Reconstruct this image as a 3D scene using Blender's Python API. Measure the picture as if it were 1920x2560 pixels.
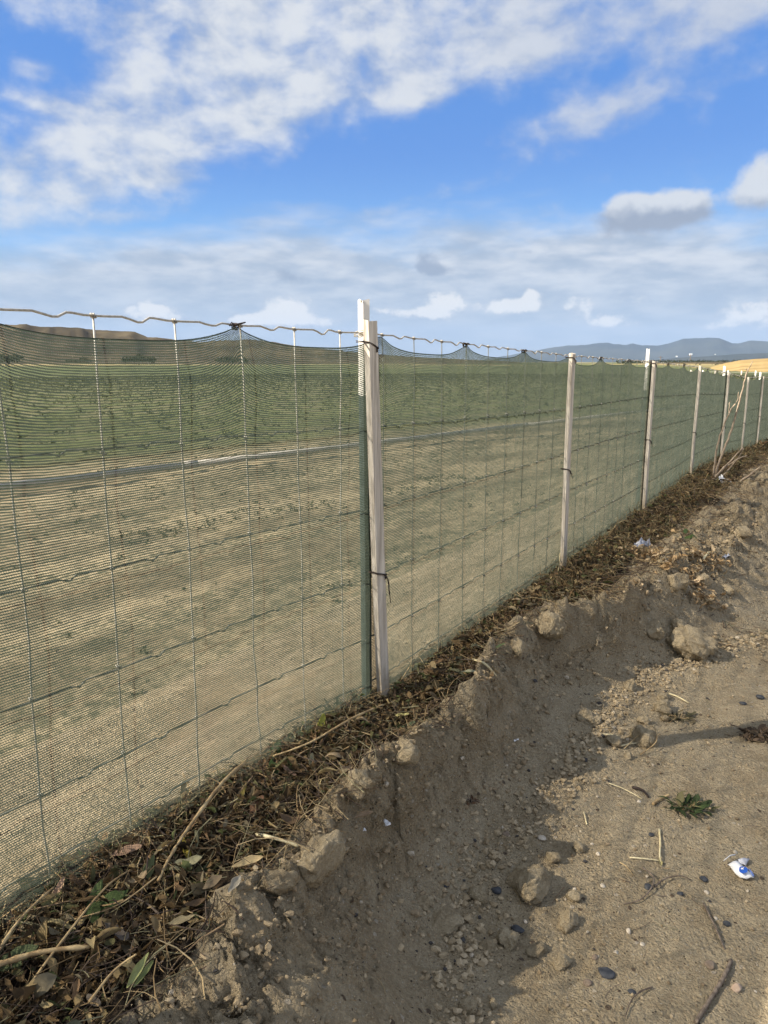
import bpy, bmesh, math, random
import numpy as np
from mathutils import Vector, Matrix, Euler

R = math.radians
random.seed(7); RNG = np.random.default_rng(7)
scene = bpy.context.scene
for o in list(bpy.data.objects): bpy.data.objects.remove(o)

# ------------------------------------------------------------------ camera
F = 1849.0; PITCH = math.atan(375/1849.0); CZ = 1.03
cam_d = bpy.data.cameras.new('camera'); cam = bpy.data.objects.new('camera', cam_d)
scene.collection.objects.link(cam); scene.camera = cam
cam_d.sensor_fit = 'VERTICAL'; cam_d.sensor_height = 36; cam_d.lens = 26.0
cam_d.clip_start = .02; cam_d.clip_end = 60000
cam.location = (0, 0, CZ); cam.rotation_euler = (math.pi/2-PITCH, 0, 0)
scene.render.resolution_x = 768; scene.render.resolution_y = 1024

scene.view_settings.view_transform = 'Standard'; scene.view_settings.look = 'None'
scene.view_settings.gamma = 1; scene.view_settings.use_curve_mapping = False
EXP = 1.5
scene.view_settings.exposure = EXP

# ------------------------------------------------------------------ light
SUN_EL = 38.5
SUN_TO = Vector((-.965, -.262, 0)).normalized()      # horizontal direction towards the sun
sd = bpy.data.lights.new('sun', 'SUN'); so = bpy.data.objects.new('sun', sd); scene.collection.objects.link(so)
sd.energy = 4.3; sd.angle = R(.6); sd.color = (1.0, .90, .74)
dirv = Vector((SUN_TO.x*math.cos(R(SUN_EL)), SUN_TO.y*math.cos(R(SUN_EL)), math.sin(R(SUN_EL))))
so.rotation_euler = dirv.to_track_quat('Z', 'Y').to_euler()
SUN_ROT = math.atan2(SUN_TO.x, SUN_TO.y)

# ------------------------------------------------------------------ node helper
class NT:
    def __init__(s, tree): s.t = tree; s.n = tree.nodes; s.l = tree.links
    def node(s, typ, **kw):
        n = s.n.new(typ)
        for k, v in kw.items(): setattr(n, k, v)
        return n
    def put(s, sock, v):
        if v is None: return
        if isinstance(v, bpy.types.NodeSocket): s.l.new(v, sock)
        else:
            if hasattr(sock, 'default_value'):
                if isinstance(v, (tuple, list)) and sock.type == 'RGBA' and len(v) == 3: v = (*v, 1)
                sock.default_value = v
    def m(s, op, a, b=None, c=None, clamp=False):
        n = s.node('ShaderNodeMath', operation=op, use_clamp=clamp)
        s.put(n.inputs[0], a); s.put(n.inputs[1], b); s.put(n.inputs[2], c); return n.outputs[0]
    def v(s, op, a, b=None, out=0):
        n = s.node('ShaderNodeVectorMath', operation=op); s.put(n.inputs[0], a); s.put(n.inputs[1], b); return n.outputs[out]
    def mix(s, f, a, b, mode='MIX'):
        n = s.node('ShaderNodeMix', data_type='RGBA', blend_type=mode)
        s.put(n.inputs[0], f); s.put(n.inputs[6], a); s.put(n.inputs[7], b); return n.outputs[2]
    def noise(s, vec, scale, detail=4, rough=.5, dist=0, dim='3D', color=False):
        n = s.node('ShaderNodeTexNoise', noise_dimensions=dim)
        s.put(n.inputs['Vector'], vec); n.inputs['Scale'].default_value = scale
        n.inputs['Detail'].default_value = detail; n.inputs['Roughness'].default_value = rough
        n.inputs['Distortion'].default_value = dist
        return n.outputs[1 if color else 0]
    def ss(s, x, a, b, lo=0., hi=1.):
        n = s.node('ShaderNodeMapRange', interpolation_type='SMOOTHSTEP')
        s.put(n.inputs[0], x); n.inputs[1].default_value = a; n.inputs[2].default_value = b
        n.inputs[3].default_value = lo; n.inputs[4].default_value = hi; return n.outputs[0]
    def xyz(s, v):
        n = s.node('ShaderNodeSeparateXYZ'); s.put(n.inputs[0], v); return n.outputs
    def cxyz(s, x, y, z=0.):
        n = s.node('ShaderNodeCombineXYZ'); s.put(n.inputs[0], x); s.put(n.inputs[1], y); s.put(n.inputs[2], z); return n.outputs[0]

def px_dir(px, py):
    """direction of a photo pixel (1920x2560) from the camera spot"""
    a = (px-960)/F; b = (1280-py)/F
    c, s_ = math.cos(PITCH), math.sin(PITCH)
    return Vector((a, c+b*s_, b*c-s_)).normalized()
def azel(px, py):
    d = px_dir(px, py); return math.atan2(d.x, d.y), math.asin(d.z)

# ------------------------------------------------------------------ sky
world = bpy.data.worlds.new('World'); scene.world = world; world.use_nodes = True
w = NT(world.node_tree); w.n.clear()
WS = .085
sky = w.node('ShaderNodeTexSky', sky_type='NISHITA'); sky.sun_disc = False
sky.sun_elevation = R(SUN_EL); sky.sun_rotation = SUN_ROT
sky.altitude = 100; sky.air_density = 1.0; sky.dust_density = .35; sky.ozone_density = 2.2
tc = w.node('ShaderNodeTexCoord'); D3 = tc.outputs['Generated']
X_, Y_, Z_ = w.xyz(D3)
AZ = w.m('ARCTAN2', X_, Y_); EL = w.m('ARCSINE', Z_)
AE = w.cxyz(AZ, EL)
# planar cloud-layer coordinates: clouds lie on layers overhead, so they crowd together towards the horizon
den = w.m('ADD', w.m('MAXIMUM', Z_, 0.), .10)
PL = w.cxyz(w.m('DIVIDE', X_, den), w.m('DIVIDE', Y_, den))
den2 = w.m('ADD', w.m('MAXIMUM', Z_, 0.), .02)
PL2 = w.cxyz(w.m('DIVIDE', X_, den2), w.m('DIVIDE', Y_, den2))
warp = w.noise(AE, 7, 3, .5, color=True)
AEW = w.v('ADD', AE, w.v('MULTIPLY', w.v('SUBTRACT', warp, (.5, .5, .5)), (.055, .04, 0)))
def blob(px, py, rx, ry, amp, tilt=0, vec=None):
    az, el = azel(px, py)
    mp = w.node('ShaderNodeMapping', vector_type='TEXTURE')
    w.put(mp.inputs[0], vec or AEW); mp.inputs[1].default_value = (az, el, 0)
    mp.inputs[2].default_value = (0, 0, R(tilt)); mp.inputs[3].default_value = (rx/F, ry/F, 1)
    r = w.v('LENGTH', mp.outputs[0], out=1)
    return w.ss(r, 0., 1.6, amp, 0.)
def total(lst):
    t = lst[0]
    for b in lst[1:]: t = w.m('ADD', t, b)
    return t
upper = total([blob(*b) for b in [
    (250,300,200,120,.75,20),(330,400,190,100,.8,15),(600,300,250,90,.75,12),(560,190,240,100,.7,10),(600,70,300,90,.62,5),
    (230,20,330,55,.55,0),(1000,225,130,60,.75,8),(1010,90,330,80,.62,5),(1450,50,460,100,.74,5),(1850,30,260,60,.6,5),(780,160,260,110,.55,8),(1130,130,260,90,.5,8),(1000,-60,1100,90,.6,0),
    (1440,300,170,55,.6,14),(1600,235,190,60,.55,18),(1880,195,110,32,.45,10),
    (70,460,150,75,.85,-5),(20,545,90,32,.62,0),(90,240,110,22,.5,-12),(80,155,70,26,.42,0),(430,455,70,18,.42,10),
    (1080,490,220,26,.42,14),(300,555,110,16,.4,6)]])
nbig = w.noise(AE, 9, 9, .55, .12)
nfine = w.noise(AE, 34, 6, .55, .05)
rest = w.ss(w.noise(PL, .9, 3, .5), .22, .50, 0., 1.25)       # broken cloud over the rest of the sky
front = w.m('MULTIPLY', w.ss(Y_, .45, .7), w.ss(Z_, .5, .42))  # where the clouds seen in the photo lie
elow = w.m('ADD', upper, 0.)
elow = w.m('MINIMUM', elow, 1.0)
str_n = w.noise(w.v('MULTIPLY', w.v('ADD', AE, w.v('MULTIPLY', w.v('SUBTRACT', warp, (.5,.5,.5)), (.03,.03,0))), (1., 1.7, 1)), 15, 9, .56, .08)
dens_u = w.m('ADD', w.m('MULTIPLY', elow, .92), w.m('MULTIPLY', rest, w.m('SUBTRACT', 1., front)))
dens_u = w.m('ADD', dens_u, w.m('MULTIPLY', w.m('SUBTRACT', nbig, .5), 1.25))
dens_u = w.m('ADD', dens_u, w.m('MULTIPLY', w.m('SUBTRACT', nfine, .5), .5))
dens_u = w.m('ADD', dens_u, w.m('MULTIPLY', w.m('SUBTRACT', str_n, .5), 1.35))
m_u = w.ss(dens_u, .12, 1.15, 0., .96)
# low stratocumulus bank
elev_n = w.m('MULTIPLY', w.m('SUBTRACT', w.noise(w.v('MULTIPLY', AE, (1, 3, 1)), 4, 8, .6), .5), .17)
m_bank = w.ss(w.m('ADD', w.m('ADD', EL, elev_n), w.ss(AZ, R(-4), R(-24), 0., R(1.7))), R(11.4), R(7.0), 0., .96)
streak = w.noise(w.v('MULTIPLY', AE, (.9, 3.0, 1)), 15, 9, .55, .1)
AEC = w.v('ADD', AE, w.v('MULTIPLY', w.v('SUBTRACT', w.noise(AE, 22, 3, .5, color=True), (.5, .5, .5)), (.02, .012, 0)))
cum = total([blob(*b, AEC) for b in [(720,778,72,40,1.35,4),(640,795,60,16,.8,0),(800,805,90,14,.7,0),(385,782,70,24,1.2,0),(610,800,40,16,.8,0),
    (1110,760,62,40,1.25,0),(1040,785,60,16,.8,0),(1270,768,75,20,1.45,0),(1330,742,28,26,1.3,20),(1440,762,55,26,.8,0),(1520,802,75,18,1.0,0),(1880,785,80,36,1.0,0),(1760,815,60,12,.6,0),(960,775,60,14,.7,0),(1570,745,60,20,.6,0)]])
cum = w.m('ADD', cum, w.m('MULTIPLY', w.m('SUBTRACT', w.noise(w.v('MULTIPLY', AE, (1, 1.3, 1)), 55, 8, .62, .1), .5), 1.5))
m_c = w.ss(cum, .18, 1.05)
cg = total([blob(*b, AEC) for b in [(1640,535,150,50,1.1,4),(1570,515,50,36,.6,0),(1700,515,60,40,.5,0),(1910,455,60,60,1.1,0)]])
cg = w.m('ADD', cg, w.m('MULTIPLY', w.m('SUBTRACT', w.noise(AE, 42, 7, .6, .1), .5), .9))
m_g = w.ss(cg, .30, .85, 0., .95)
dark = total([blob(*b, AEC) for b in [(725,690,60,20,.8,-18),(1070,655,45,36,.8,-30),(1100,672,70,12,.6,-5),(1320,628,16,10,.6,0)]])
m_d = w.ss(w.m('ADD', dark, w.m('MULTIPLY', w.m('SUBTRACT', w.noise(AE, 55, 6, .6), .5), 1.0)), .32, .9, 0., .8)
K = .905/2**EXP/WS
def kc(c): return tuple(x*K for x in c)
lit_u = w.ss(w.m('ADD', w.m('MULTIPLY', w.m('SUBTRACT', str_n, .5), 1.5), w.m('MULTIPLY', dens_u, .35)), -.15, .60)
col_u = w.mix(lit_u, kc((.46,.54,.68)), kc((.84,.87,.91)))
grey = w.ss(w.xyz(AE)[0], R(-4), R(20), 0., .55)         # the cloud deck is greyer on the right, away from the sun
col_u = w.mix(grey, col_u, kc((.48,.56,.73)))
BK = 1.46/2**EXP
blues = w.mix(w.ss(EL, R(5), R(15)), tuple(c*BK for c in (1.2, 3.6, 7.1)), tuple(c*BK for c in (.34, 1.8, 5.7)))
base = w.mix(.82, sky.outputs[0], blues)
c1 = w.mix(m_u, base, col_u)
col_b = w.mix(w.ss(streak, .32, .70), kc((.44,.53,.66)), kc((.80,.83,.88)))
hz = w.ss(EL, R(7.5), R(1), 0., .7)
col_b = w.mix(hz, col_b, kc((.37,.49,.65)))
c2 = w.mix(m_bank, c1, col_b)
c2 = w.mix(m_d, c2, kc((.30,.38,.52)))
top_g = w.ss(w.m('ADD', EL, w.m('MULTIPLY', w.m('SUBTRACT', w.noise(AE, 40, 5, .6), .5), .03)), azel(1640, 545)[1], azel(1640, 500)[1])
c2 = w.mix(m_g, c2, w.mix(top_g, kc((.36,.42,.53)), kc((.80,.83,.87))))
n2 = w.m('ADD', w.m('MULTIPLY', w.m('SUBTRACT', w.noise(AE, 60, 6, .6), .5), 1.5), .5)
cb = w.ss(w.m('ADD', cum, w.m('SUBTRACT', n2, .5)), .30, .95)
col_c = w.mix(cb, kc((.50,.56,.67)), kc((1.0,.99,.97)))
c3 = w.mix(w.m('MULTIPLY', m_c, .88), c2, col_c)
bg = w.node('ShaderNodeBackground'); bg.inputs[1].default_value = WS
w.put(bg.inputs[0], c3)
wo = w.node('ShaderNodeOutputWorld'); w.l.new(bg.outputs[0], wo.inputs[0])

# ------------------------------------------------------------------ object helpers
def link(o, parent=None):
    scene.collection.objects.link(o)
    if parent: o.parent = parent
    return o
def tag(o, label=None, cat=None, group=None, kind=None):
    if label: o['label'] = label
    if cat: o['category'] = cat
    if group: o['group'] = group
    if kind: o['kind'] = kind
    return o
def empty(name, loc=(0,0,0)):
    o = bpy.data.objects.new(name, None); o.empty_display_size = .05; o.location = loc
    return link(o)
def mesh_obj(name, V, Fs, mats, parent=None, smooth=True, cols=None, uvs=None, loc=None):
    me = bpy.data.meshes.new(name)
    V = np.asarray(V, dtype=np.float32)
    if loc is not None: V = V-np.asarray(loc, dtype=np.float32)
    if isinstance(Fs, np.ndarray):
        n, k = Fs.shape
        me.vertices.add(len(V)); me.vertices.foreach_set('co', V.ravel())
        me.loops.add(n*k); me.loops.foreach_set('vertex_index', Fs.ravel().astype(np.int32))
        me.polygons.add(n); me.polygons.foreach_set('loop_start', (np.arange(n)*k).astype(np.int32))
        me.polygons.foreach_set('loop_total', np.full(n, k, dtype=np.int32))
        me.update(calc_edges=True)
    else:
        me.from_pydata([tuple(map(float, v)) for v in V], [], Fs)
    me.polygons.foreach_set('use_smooth', np.full(len(me.polygons), smooth))
    if cols is not None:
        a = me.color_attributes.new('Col', 'FLOAT_COLOR', 'POINT')
        c4 = np.ones((len(V), 4), dtype=np.float32); c4[:, :3] = cols
        a.data.foreach_set('color', c4.ravel())
    if uvs is not None:
        ul = me.uv_layers.new(name='UVMap')
        li = np.zeros(len(me.loops), dtype=np.int32); me.loops.foreach_get('vertex_index', li)
        ul.data.foreach_set('uv', np.asarray(uvs, dtype=np.float32)[li].ravel())
    for m_ in (mats if isinstance(mats, (list, tuple)) else [mats]): me.materials.append(m_)
    o = bpy.data.objects.new(name, me); link(o, parent)
    if loc is not None: o.location = loc
    return o
def tube(pts, rad, sides=6, cap=True):
    """tapered tube along points; rad scalar or list. returns V, faces(list)"""
    pts = [Vector(p) for p in pts]; n = len(pts)
    if not hasattr(rad, '__len__'): rad = [rad]*n
    V = []; Fc = []
    up = Vector((.13, .21, .97)).normalized()
    for i, p in enumerate(pts):
        tg = (pts[min(i+1, n-1)]-pts[max(i-1, 0)]).normalized()
        u = up if abs(tg.dot(up)) < .9 else Vector((.9, -.3, .1)).normalized()
        a = tg.cross(u).normalized(); b = tg.cross(a)
        for k in range(sides):
            th = 2*math.pi*k/sides
            V.append(p+(a*math.cos(th)+b*math.sin(th))*rad[i])
    for i in range(n-1):
        for k in range(sides):
            k2 = (k+1) % sides
            Fc.append((i*sides+k, i*sides+k2, (i+1)*sides+k2, (i+1)*sides+k))
    if cap:
        Fc.append(tuple(range(sides))[::-1]); Fc.append(tuple((n-1)*sides+k for k in range(sides)))
    return V, Fc
class MB:
    def __init__(s): s.V = []; s.F = []
    def add(s, VF):
        V, Fc = VF; o = len(s.V); s.V += [tuple(v) for v in V]; s.F += [tuple(i+o for i in f) for f in Fc]; return s
    def build(s, name, mat, parent=None, smooth=True, loc=None):
        return mesh_obj(name, s.V, s.F, mat, parent, smooth, loc=loc)

# ------------------------------------------------------------------ numpy noise
def _h(ix, iy, seed):
    h = (ix.astype(np.int64)*374761393+iy.astype(np.int64)*668265263+seed*1442695041) & 0xffffffff
    h = ((h ^ (h >> 13))*1274126177) & 0xffffffff
    h = ((h ^ (h >> 16))*2246822519) & 0xffffffff
    return ((h ^ (h >> 15)) & 0xffffff)/float(0xffffff)
def vn(x, y, seed=0):
    x = np.asarray(x, float); y = np.asarray(y, float)
    ix = np.floor(x); iy = np.floor(y); fx = x-ix; fy = y-iy
    fx = fx*fx*fx*(fx*(fx*6-15)+10); fy = fy*fy*fy*(fy*(fy*6-15)+10)
    a = _h(ix, iy, seed); b = _h(ix+1, iy, seed); c = _h(ix, iy+1, seed); d = _h(ix+1, iy+1, seed)
    return (a+(b-a)*fx)*(1-fy)+(c+(d-c)*fx)*fy
def fbm(x, y, seed=0, o=4, g=.5, lac=2.03):
    t = 0; a = 1; n = 0
    for i in range(o):
        t = t+a*(vn(x, y, seed+i*17)*2-1); n += a; a *= g; x = x*lac+3.1; y = y*lac-1.7
    return t/n
def billow(x, y, seed=0, o=4, g=.5):
    t = 0; a = 1; n = 0
    for i in range(o):
        t = t+a*(1-np.abs(vn(x, y, seed+i*17)*2-1)*2); n += a; a *= g; x = x*2.1+3.1; y = y*2.1-1.7
    return t/n
def worley(x, y, seed=0):
    x = np.asarray(x, float); y = np.asarray(y, float); ix = np.floor(x); iy = np.floor(y)
    d1 = np.full(x.shape, 9.); d2 = np.full(x.shape, 9.); hid = np.zeros(x.shape)
    for dx in (-1, 0, 1):
        for dy in (-1, 0, 1):
            cx = ix+dx; cy = iy+dy
            px = cx+_h(cx, cy, seed); py = cy+_h(cx, cy, seed+5)
            d = np.hypot(px-x, py-y); hh = _h(cx, cy, seed+9)
            nearer = d < d1
            d2 = np.where(nearer, d1, np.minimum(d2, d)); hid = np.where(nearer, hh, hid); d1 = np.where(nearer, d, d1)
    return d1, d2, hid
def sst(x, a, b):
    t = np.clip((x-a)/(b-a), 0, 1); return t*t*(3-2*t)

# ------------------------------------------------------------------ fence line frame
FX0 = -1.078; ANG = math.atan(.635)
DX, DY = math.sin(ANG), math.cos(ANG)        # along the fence, away from the camera
NX, NY = DY, -DX                             # towards the path
def w2st(x, y): return (x-FX0)*DX+y*DY, (x-FX0)*NX+y*NY
def st2w(s, t): return FX0+s*DX+t*NX, s*DY+t*NY
STEP = 1.08/DY
def sp(n): return STEP*(n+1.56)              # distance along the fence of stake n

TOP = np.array([[-2,1.09],[1.1,1.095],[2.0,1.090],[3.276,1.054],[4.55,1.032],[5.83,1.0],[7.1,.948],[8.4,.886],[9.67,.872],[11,.83],[14,.74],[20,.62],[30,.6]])
def ztop(s): return np.interp(s, TOP[:,0], TOP[:,1])
BERM = np.array([[-2,.29],[1.04,.275],[1.6,.255],[2.0,.222],[2.6,.225],[3.28,.235],[4.56,.25],[5.83,.265],[7.1,.25],[8.4,.17],[9.67,.13],[11,.05],[14,-.08],[20,-.25],[30,-.3]])
LIP = np.array([[-1,.36],[.9,.30],[1.21,.245],[1.40,.222],[1.73,.185],[2.05,.172],[2.25,.15],[2.42,.115],[2.66,.105],[2.80,.16],[2.93,.25],[3.1,.30],[3.35,.30],[3.7,.34],[4.6,.40],[6,.46],[9,.5],[30,.5]])
WID = np.array([[-1,.42],[.9,.42],[1.25,.36],[1.5,.22],[1.75,.16],[2.05,.18],[2.5,.27],[2.8,.22],[3.0,.13],[3.2,.20],[3.6,.42],[4.6,.60],[6,.62],[30,.6]])
def gbase(s, t):
    d = -.30*sst(s, 7, 17)*sst(t, -6, -1.5)
    return d
def terrain(s, t, hi=True):
    s = np.asarray(s, float); t = np.asarray(t, float)
    lip = np.interp(s, LIP[:,0], LIP[:,1])+.030*fbm(s*4.2, t*1.5, 3, 3)+.014*fbm(s*15, t*9, 4, 2)
    wid = np.interp(s, WID[:,0], WID[:,1])
    top = np.interp(s, BERM[:,0], BERM[:,1])
    g = gbase(s, t)
    q = (t-lip-.035)/np.maximum(wid-.02, .08)
    face = 1-sst(q, -.12, 1.0)
    # crumbling: steep upper edge, softer foot
    upper_ = 1-sst(q, -.10, .42)
    aa_ = sst(s, 1.2, 1.6)*(1-sst(s, 3.0, 3.5)); prof = (1-.5*aa_)*face+.5*aa_*upper_
    back = sst(t, -.60, -.16)
    pathz = .018+g+.012*fbm(s*1.6, t*1.6, 11, 3)+.05*sst(t, .75, 1.7)*0
    pathz = pathz+.10*(1-sst(s, 1.1, 1.65))*(1-sst(t, .38, .75))
    pathz = pathz+.012*np.exp(-((t-lip-wid)/.10)**2)
    aa_ = sst(s, 1.05, 1.5)*(1-sst(s, 3.2, 3.7))
    bz = top+.016*fbm(s*5, t*5, 21, 3)+aa_*.036*np.exp(-((t-lip-.030)/.036)**2)*(1+1.5*fbm(s*11, t*9, 22, 3))
    # slump beyond the second bay: the bank spreads out in a rough ramp
    h = pathz+(bz-pathz)*prof*back
    crust = np.exp(-((q-.05)/.40)**2)
    lipl = lip*(1-.32*sst(s, 2.75, 3.3))*(1+.25*sst(s, 2.6, 3.2)*fbm(s*3, t*0, 66, 3))
    lit_zone = (1-sst(t, lipl-.035, lipl+.012))*sst(t, -.07, -.03)
    rough = .003+.013*crust
    if hi:
        b1 = billow(s*17+.6*fbm(s*9, t*9, 44, 2), t*17, 31, 4, .55)
        d1, d2, hid = worley(s*20+.5*fbm(s*30,t*30,45,2), t*20, 7)
        lump = np.clip(1-d1*1.35, 0, 1)*hid
        h = h+crust*(.017*b1+.034*lump*lump)+crust*.014*fbm(s*26, t*12, 61, 3)
        g1, g2, gh = worley(s*11+.7*fbm(s*14,t*14,48,2), t*11, 87)
        h = h+crust*(.040*np.clip(1-g1*1.5, 0, 1)**.7*(gh > .45)-.010*(1-sst(g2-g1, 0, .08)))*sst(s, .8, 1.2)
        w1, w2, wh = worley(s*46+.8*fbm(s*40,t*40,46,2), t*46, 57)
        h = h+crust*(.012*np.clip(1-w1*1.25, 0, 1)*wh-.006*(1-sst(w2-w1, .0, .10)))
        e1, e2, eh = worley(s*55, t*55, 17)
        toe = np.exp(-((q-1.05)/.35)**2)
        fine = np.clip(1-e1*1.5, 0, 1)*(eh > .55)*eh
        h = h+fine*(.0035+.0065*toe+.005*crust)*(.35+.65*sst(vn(s*5, t*5, 77), .3, .7))
        h = h+.0028*fbm(s*70, t*70, 51, 4, .62)+.0055*fbm(s*21, t*21, 52, 4, .6)*(.6+crust)
        f1, f2, fh = worley(s*120, t*120, 27)
        h = h+.0022*np.clip(1-f1*1.6, 0, 1)*(fh > .45)*sst(vn(s*9, t*9, 78), .25, .7)
        # scuffs and shallow prints on the path
        h = h-.006*sst(vn(s*7, t*7, 90), .72, .85)*sst(q, 1.1, 1.6)
    return h, crust, lit_zone, q
def H(x, y):
    s, t = w2st(x, y); return float(terrain(s, t)[0])
def at(px, py, dz=0.):
    """where the ray through a photo pixel meets the ground"""
    d = px_dir(px, py); z = .1
    for i in range(12):
        k = (z-CZ)/d.z; x, y = d.x*k, d.y*k
        z = .5*z+.5*(H(x, y)+dz)
    return Vector((x, y, H(x, y)+dz))
def mpp(p): return (p-Vector((0, 0, CZ))).length/F      # metres per photo pixel at p

# ------------------------------------------------------------------ materials
def new_mat(name):
    m_ = bpy.data.materials.new(name); m_.use_nodes = True; t = NT(m_.node_tree); t.n.clear()
    out = t.node('ShaderNodeOutputMaterial'); return m_, t, out
def bump(t, h, dist, strength=1.):
    b = t.node('ShaderNodeBump'); b.inputs['Strength'].default_value = strength
    b.inputs['Distance'].default_value = dist; t.put(b.inputs['Height'], h); return b.outputs[0]
def principled(t, out, col, rough=.8, nrm=None, metal=0., spec=.3, **kw):
    p = t.node('ShaderNodeBsdfPrincipled'); t.put(p.inputs['Base Color'], col); t.put(p.inputs['Roughness'], rough)
    t.put(p.inputs['Metallic'], metal); t.put(p.inputs['Specular IOR Level'], spec)
    if nrm is not None: t.put(p.inputs['Normal'], nrm)
    t.l.new(p.outputs[0], out.inputs[0]); return p
def obj_vec(t): return t.node('ShaderNodeTexCoord').outputs['Object']

def simple(name, c1, c2, scale=30, rough=.85, bmp=.0006, bscale=None, stretch=None, spec=.25, metal=0.):
    m_, t, out = new_mat(name); v = obj_vec(t)
    if stretch: v = t.v('MULTIPLY', v, stretch)
    n = t.noise(v, scale, 5, .6)
    c = t.mix(t.ss(n, .35, .65), c1, c2)
    principled(t, out, c, rough, bump(t, t.noise(v, bscale or scale*2, 5, .65), bmp), metal, spec)
    return m_

# soil of path and bank
SOIL_A = (.43, .340, .215); SOIL_B = (.58, .480, .325)
def soil_mat():
    m_, t, out = new_mat('soil')
    geo = t.node('ShaderNodeNewGeometry').outputs['Position']
    att = t.node('ShaderNodeVertexColor', layer_name='Col'); zone = t.xyz(att.outputs[0])
    big = t.noise(geo, 2.2, 4, .6); mid = t.noise(geo, 14, 5, .6); fine = t.noise(geo, 160, 6, .7); vf = t.noise(geo, 600, 3, .7)
    f = t.m('ADD', t.m('MULTIPLY', big, .5), t.m('MULTIPLY', mid, .5))
    col = t.mix(t.ss(f, .38, .62), SOIL_A, SOIL_B)
    col = t.mix(t.ss(fine, .30, .72), t.mix(.42, col, (.12,.085,.05)), t.mix(.25, col, (.52,.43,.30)))
    # scattered grit: dark and pale specks, different sizes
    vo = t.node('ShaderNodeTexVoronoi'); t.put(vo.inputs['Vector'], geo); vo.inputs['Scale'].default_value = 210
    rnd = t.xyz(vo.outputs['Color'])
    speck = t.m('MULTIPLY', t.ss(vo.outputs['Distance'], .42, .25), t.m('GREATER_THAN', rnd[0], .90))
    col = t.mix(speck, col, t.mix(t.m('GREATER_THAN', rnd[1], .45), (.11,.085,.06), (.62,.54,.42)))
    vo2 = t.node('ShaderNodeTexVoronoi'); t.put(vo2.inputs['Vector'], geo); vo2.inputs['Scale'].default_value = 75
    rnd2 = t.xyz(vo2.outputs['Color'])
    speck2 = t.m('MULTIPLY', t.ss(vo2.outputs['Distance'], .40, .30), t.m('GREATER_THAN', rnd2[0], .955))
    col = t.mix(speck2, col, t.mix(t.m('GREATER_THAN', rnd2[1], .5), (.16,.12,.085), (.55,.47,.36)))
    # humus under the leaf litter (zone R), slightly darker brown crust (zone G)
    col = t.mix(t.m('MULTIPLY', zone[1], .20), col, (.24,.19,.12))
    humus = t.mix(t.ss(t.noise(geo, 90, 4, .7), .4, .65), (.030,.022,.015), (.085,.062,.040))
    nz = t.ss(t.m('ADD', zone[0], t.m('MULTIPLY', t.m('SUBTRACT', mid, .5), .5)), .35, .65)
    col = t.mix(nz, col, humus)
    hgt = t.m('ADD', t.m('MULTIPLY', fine, .7), t.m('ADD', t.m('MULTIPLY', vf, .25), t.m('ADD', t.m('MULTIPLY', speck, .25), t.m('MULTIPLY', speck2, .5))))
    jit = t.v('ADD', geo, t.v('MULTIPLY', t.v('SUBTRACT', t.noise(geo, 120, 3, .6, color=True), (.5,.5,.5)), (.006,.006,.006)))
    va = t.node('ShaderNodeTexVoronoi'); t.put(va.inputs['Vector'], jit); va.inputs['Scale'].default_value = 95
    vb = t.node('ShaderNodeTexVoronoi'); t.put(vb.inputs['Vector'], jit); vb.inputs['Scale'].default_value = 230
    patch = t.ss(t.noise(geo, 11, 4, .6), .40, .62)
    crumb = t.m('ADD', t.m('MULTIPLY', t.m('SUBTRACT', 1., va.outputs['Distance']), t.m('MULTIPLY', patch, .8)), t.m('MULTIPLY', t.m('SUBTRACT', 1., vb.outputs['Distance']), .45))
    hgt = t.m('ADD', hgt, crumb)
    principled(t, out, col, .95, bump(t, hgt, .014, 1.), 0, .1)
    return m_
M_soil = soil_mat()
def clod_mat(name, a, b):
    m_, t, out = new_mat(name); v = t.node('ShaderNodeNewGeometry').outputs['Position']
    mid = t.noise(v, 25, 5, .6); fine = t.noise(v, 190, 6, .7)
    col = t.mix(t.ss(mid, .35, .65), a, b)
    col = t.mix(t.ss(fine, .3, .7), t.mix(.35, col, (.12,.085,.05)), t.mix(.2, col, (.5,.42,.3)))
    principled(t, out, col, .95, bump(t, t.m('ADD', t.m('MULTIPLY', mid, .8), fine), .011, 1.), 0, .1); return m_
M_clod = clod_mat('clod_soil', (.41,.325,.205), (.56,.46,.305))

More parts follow.
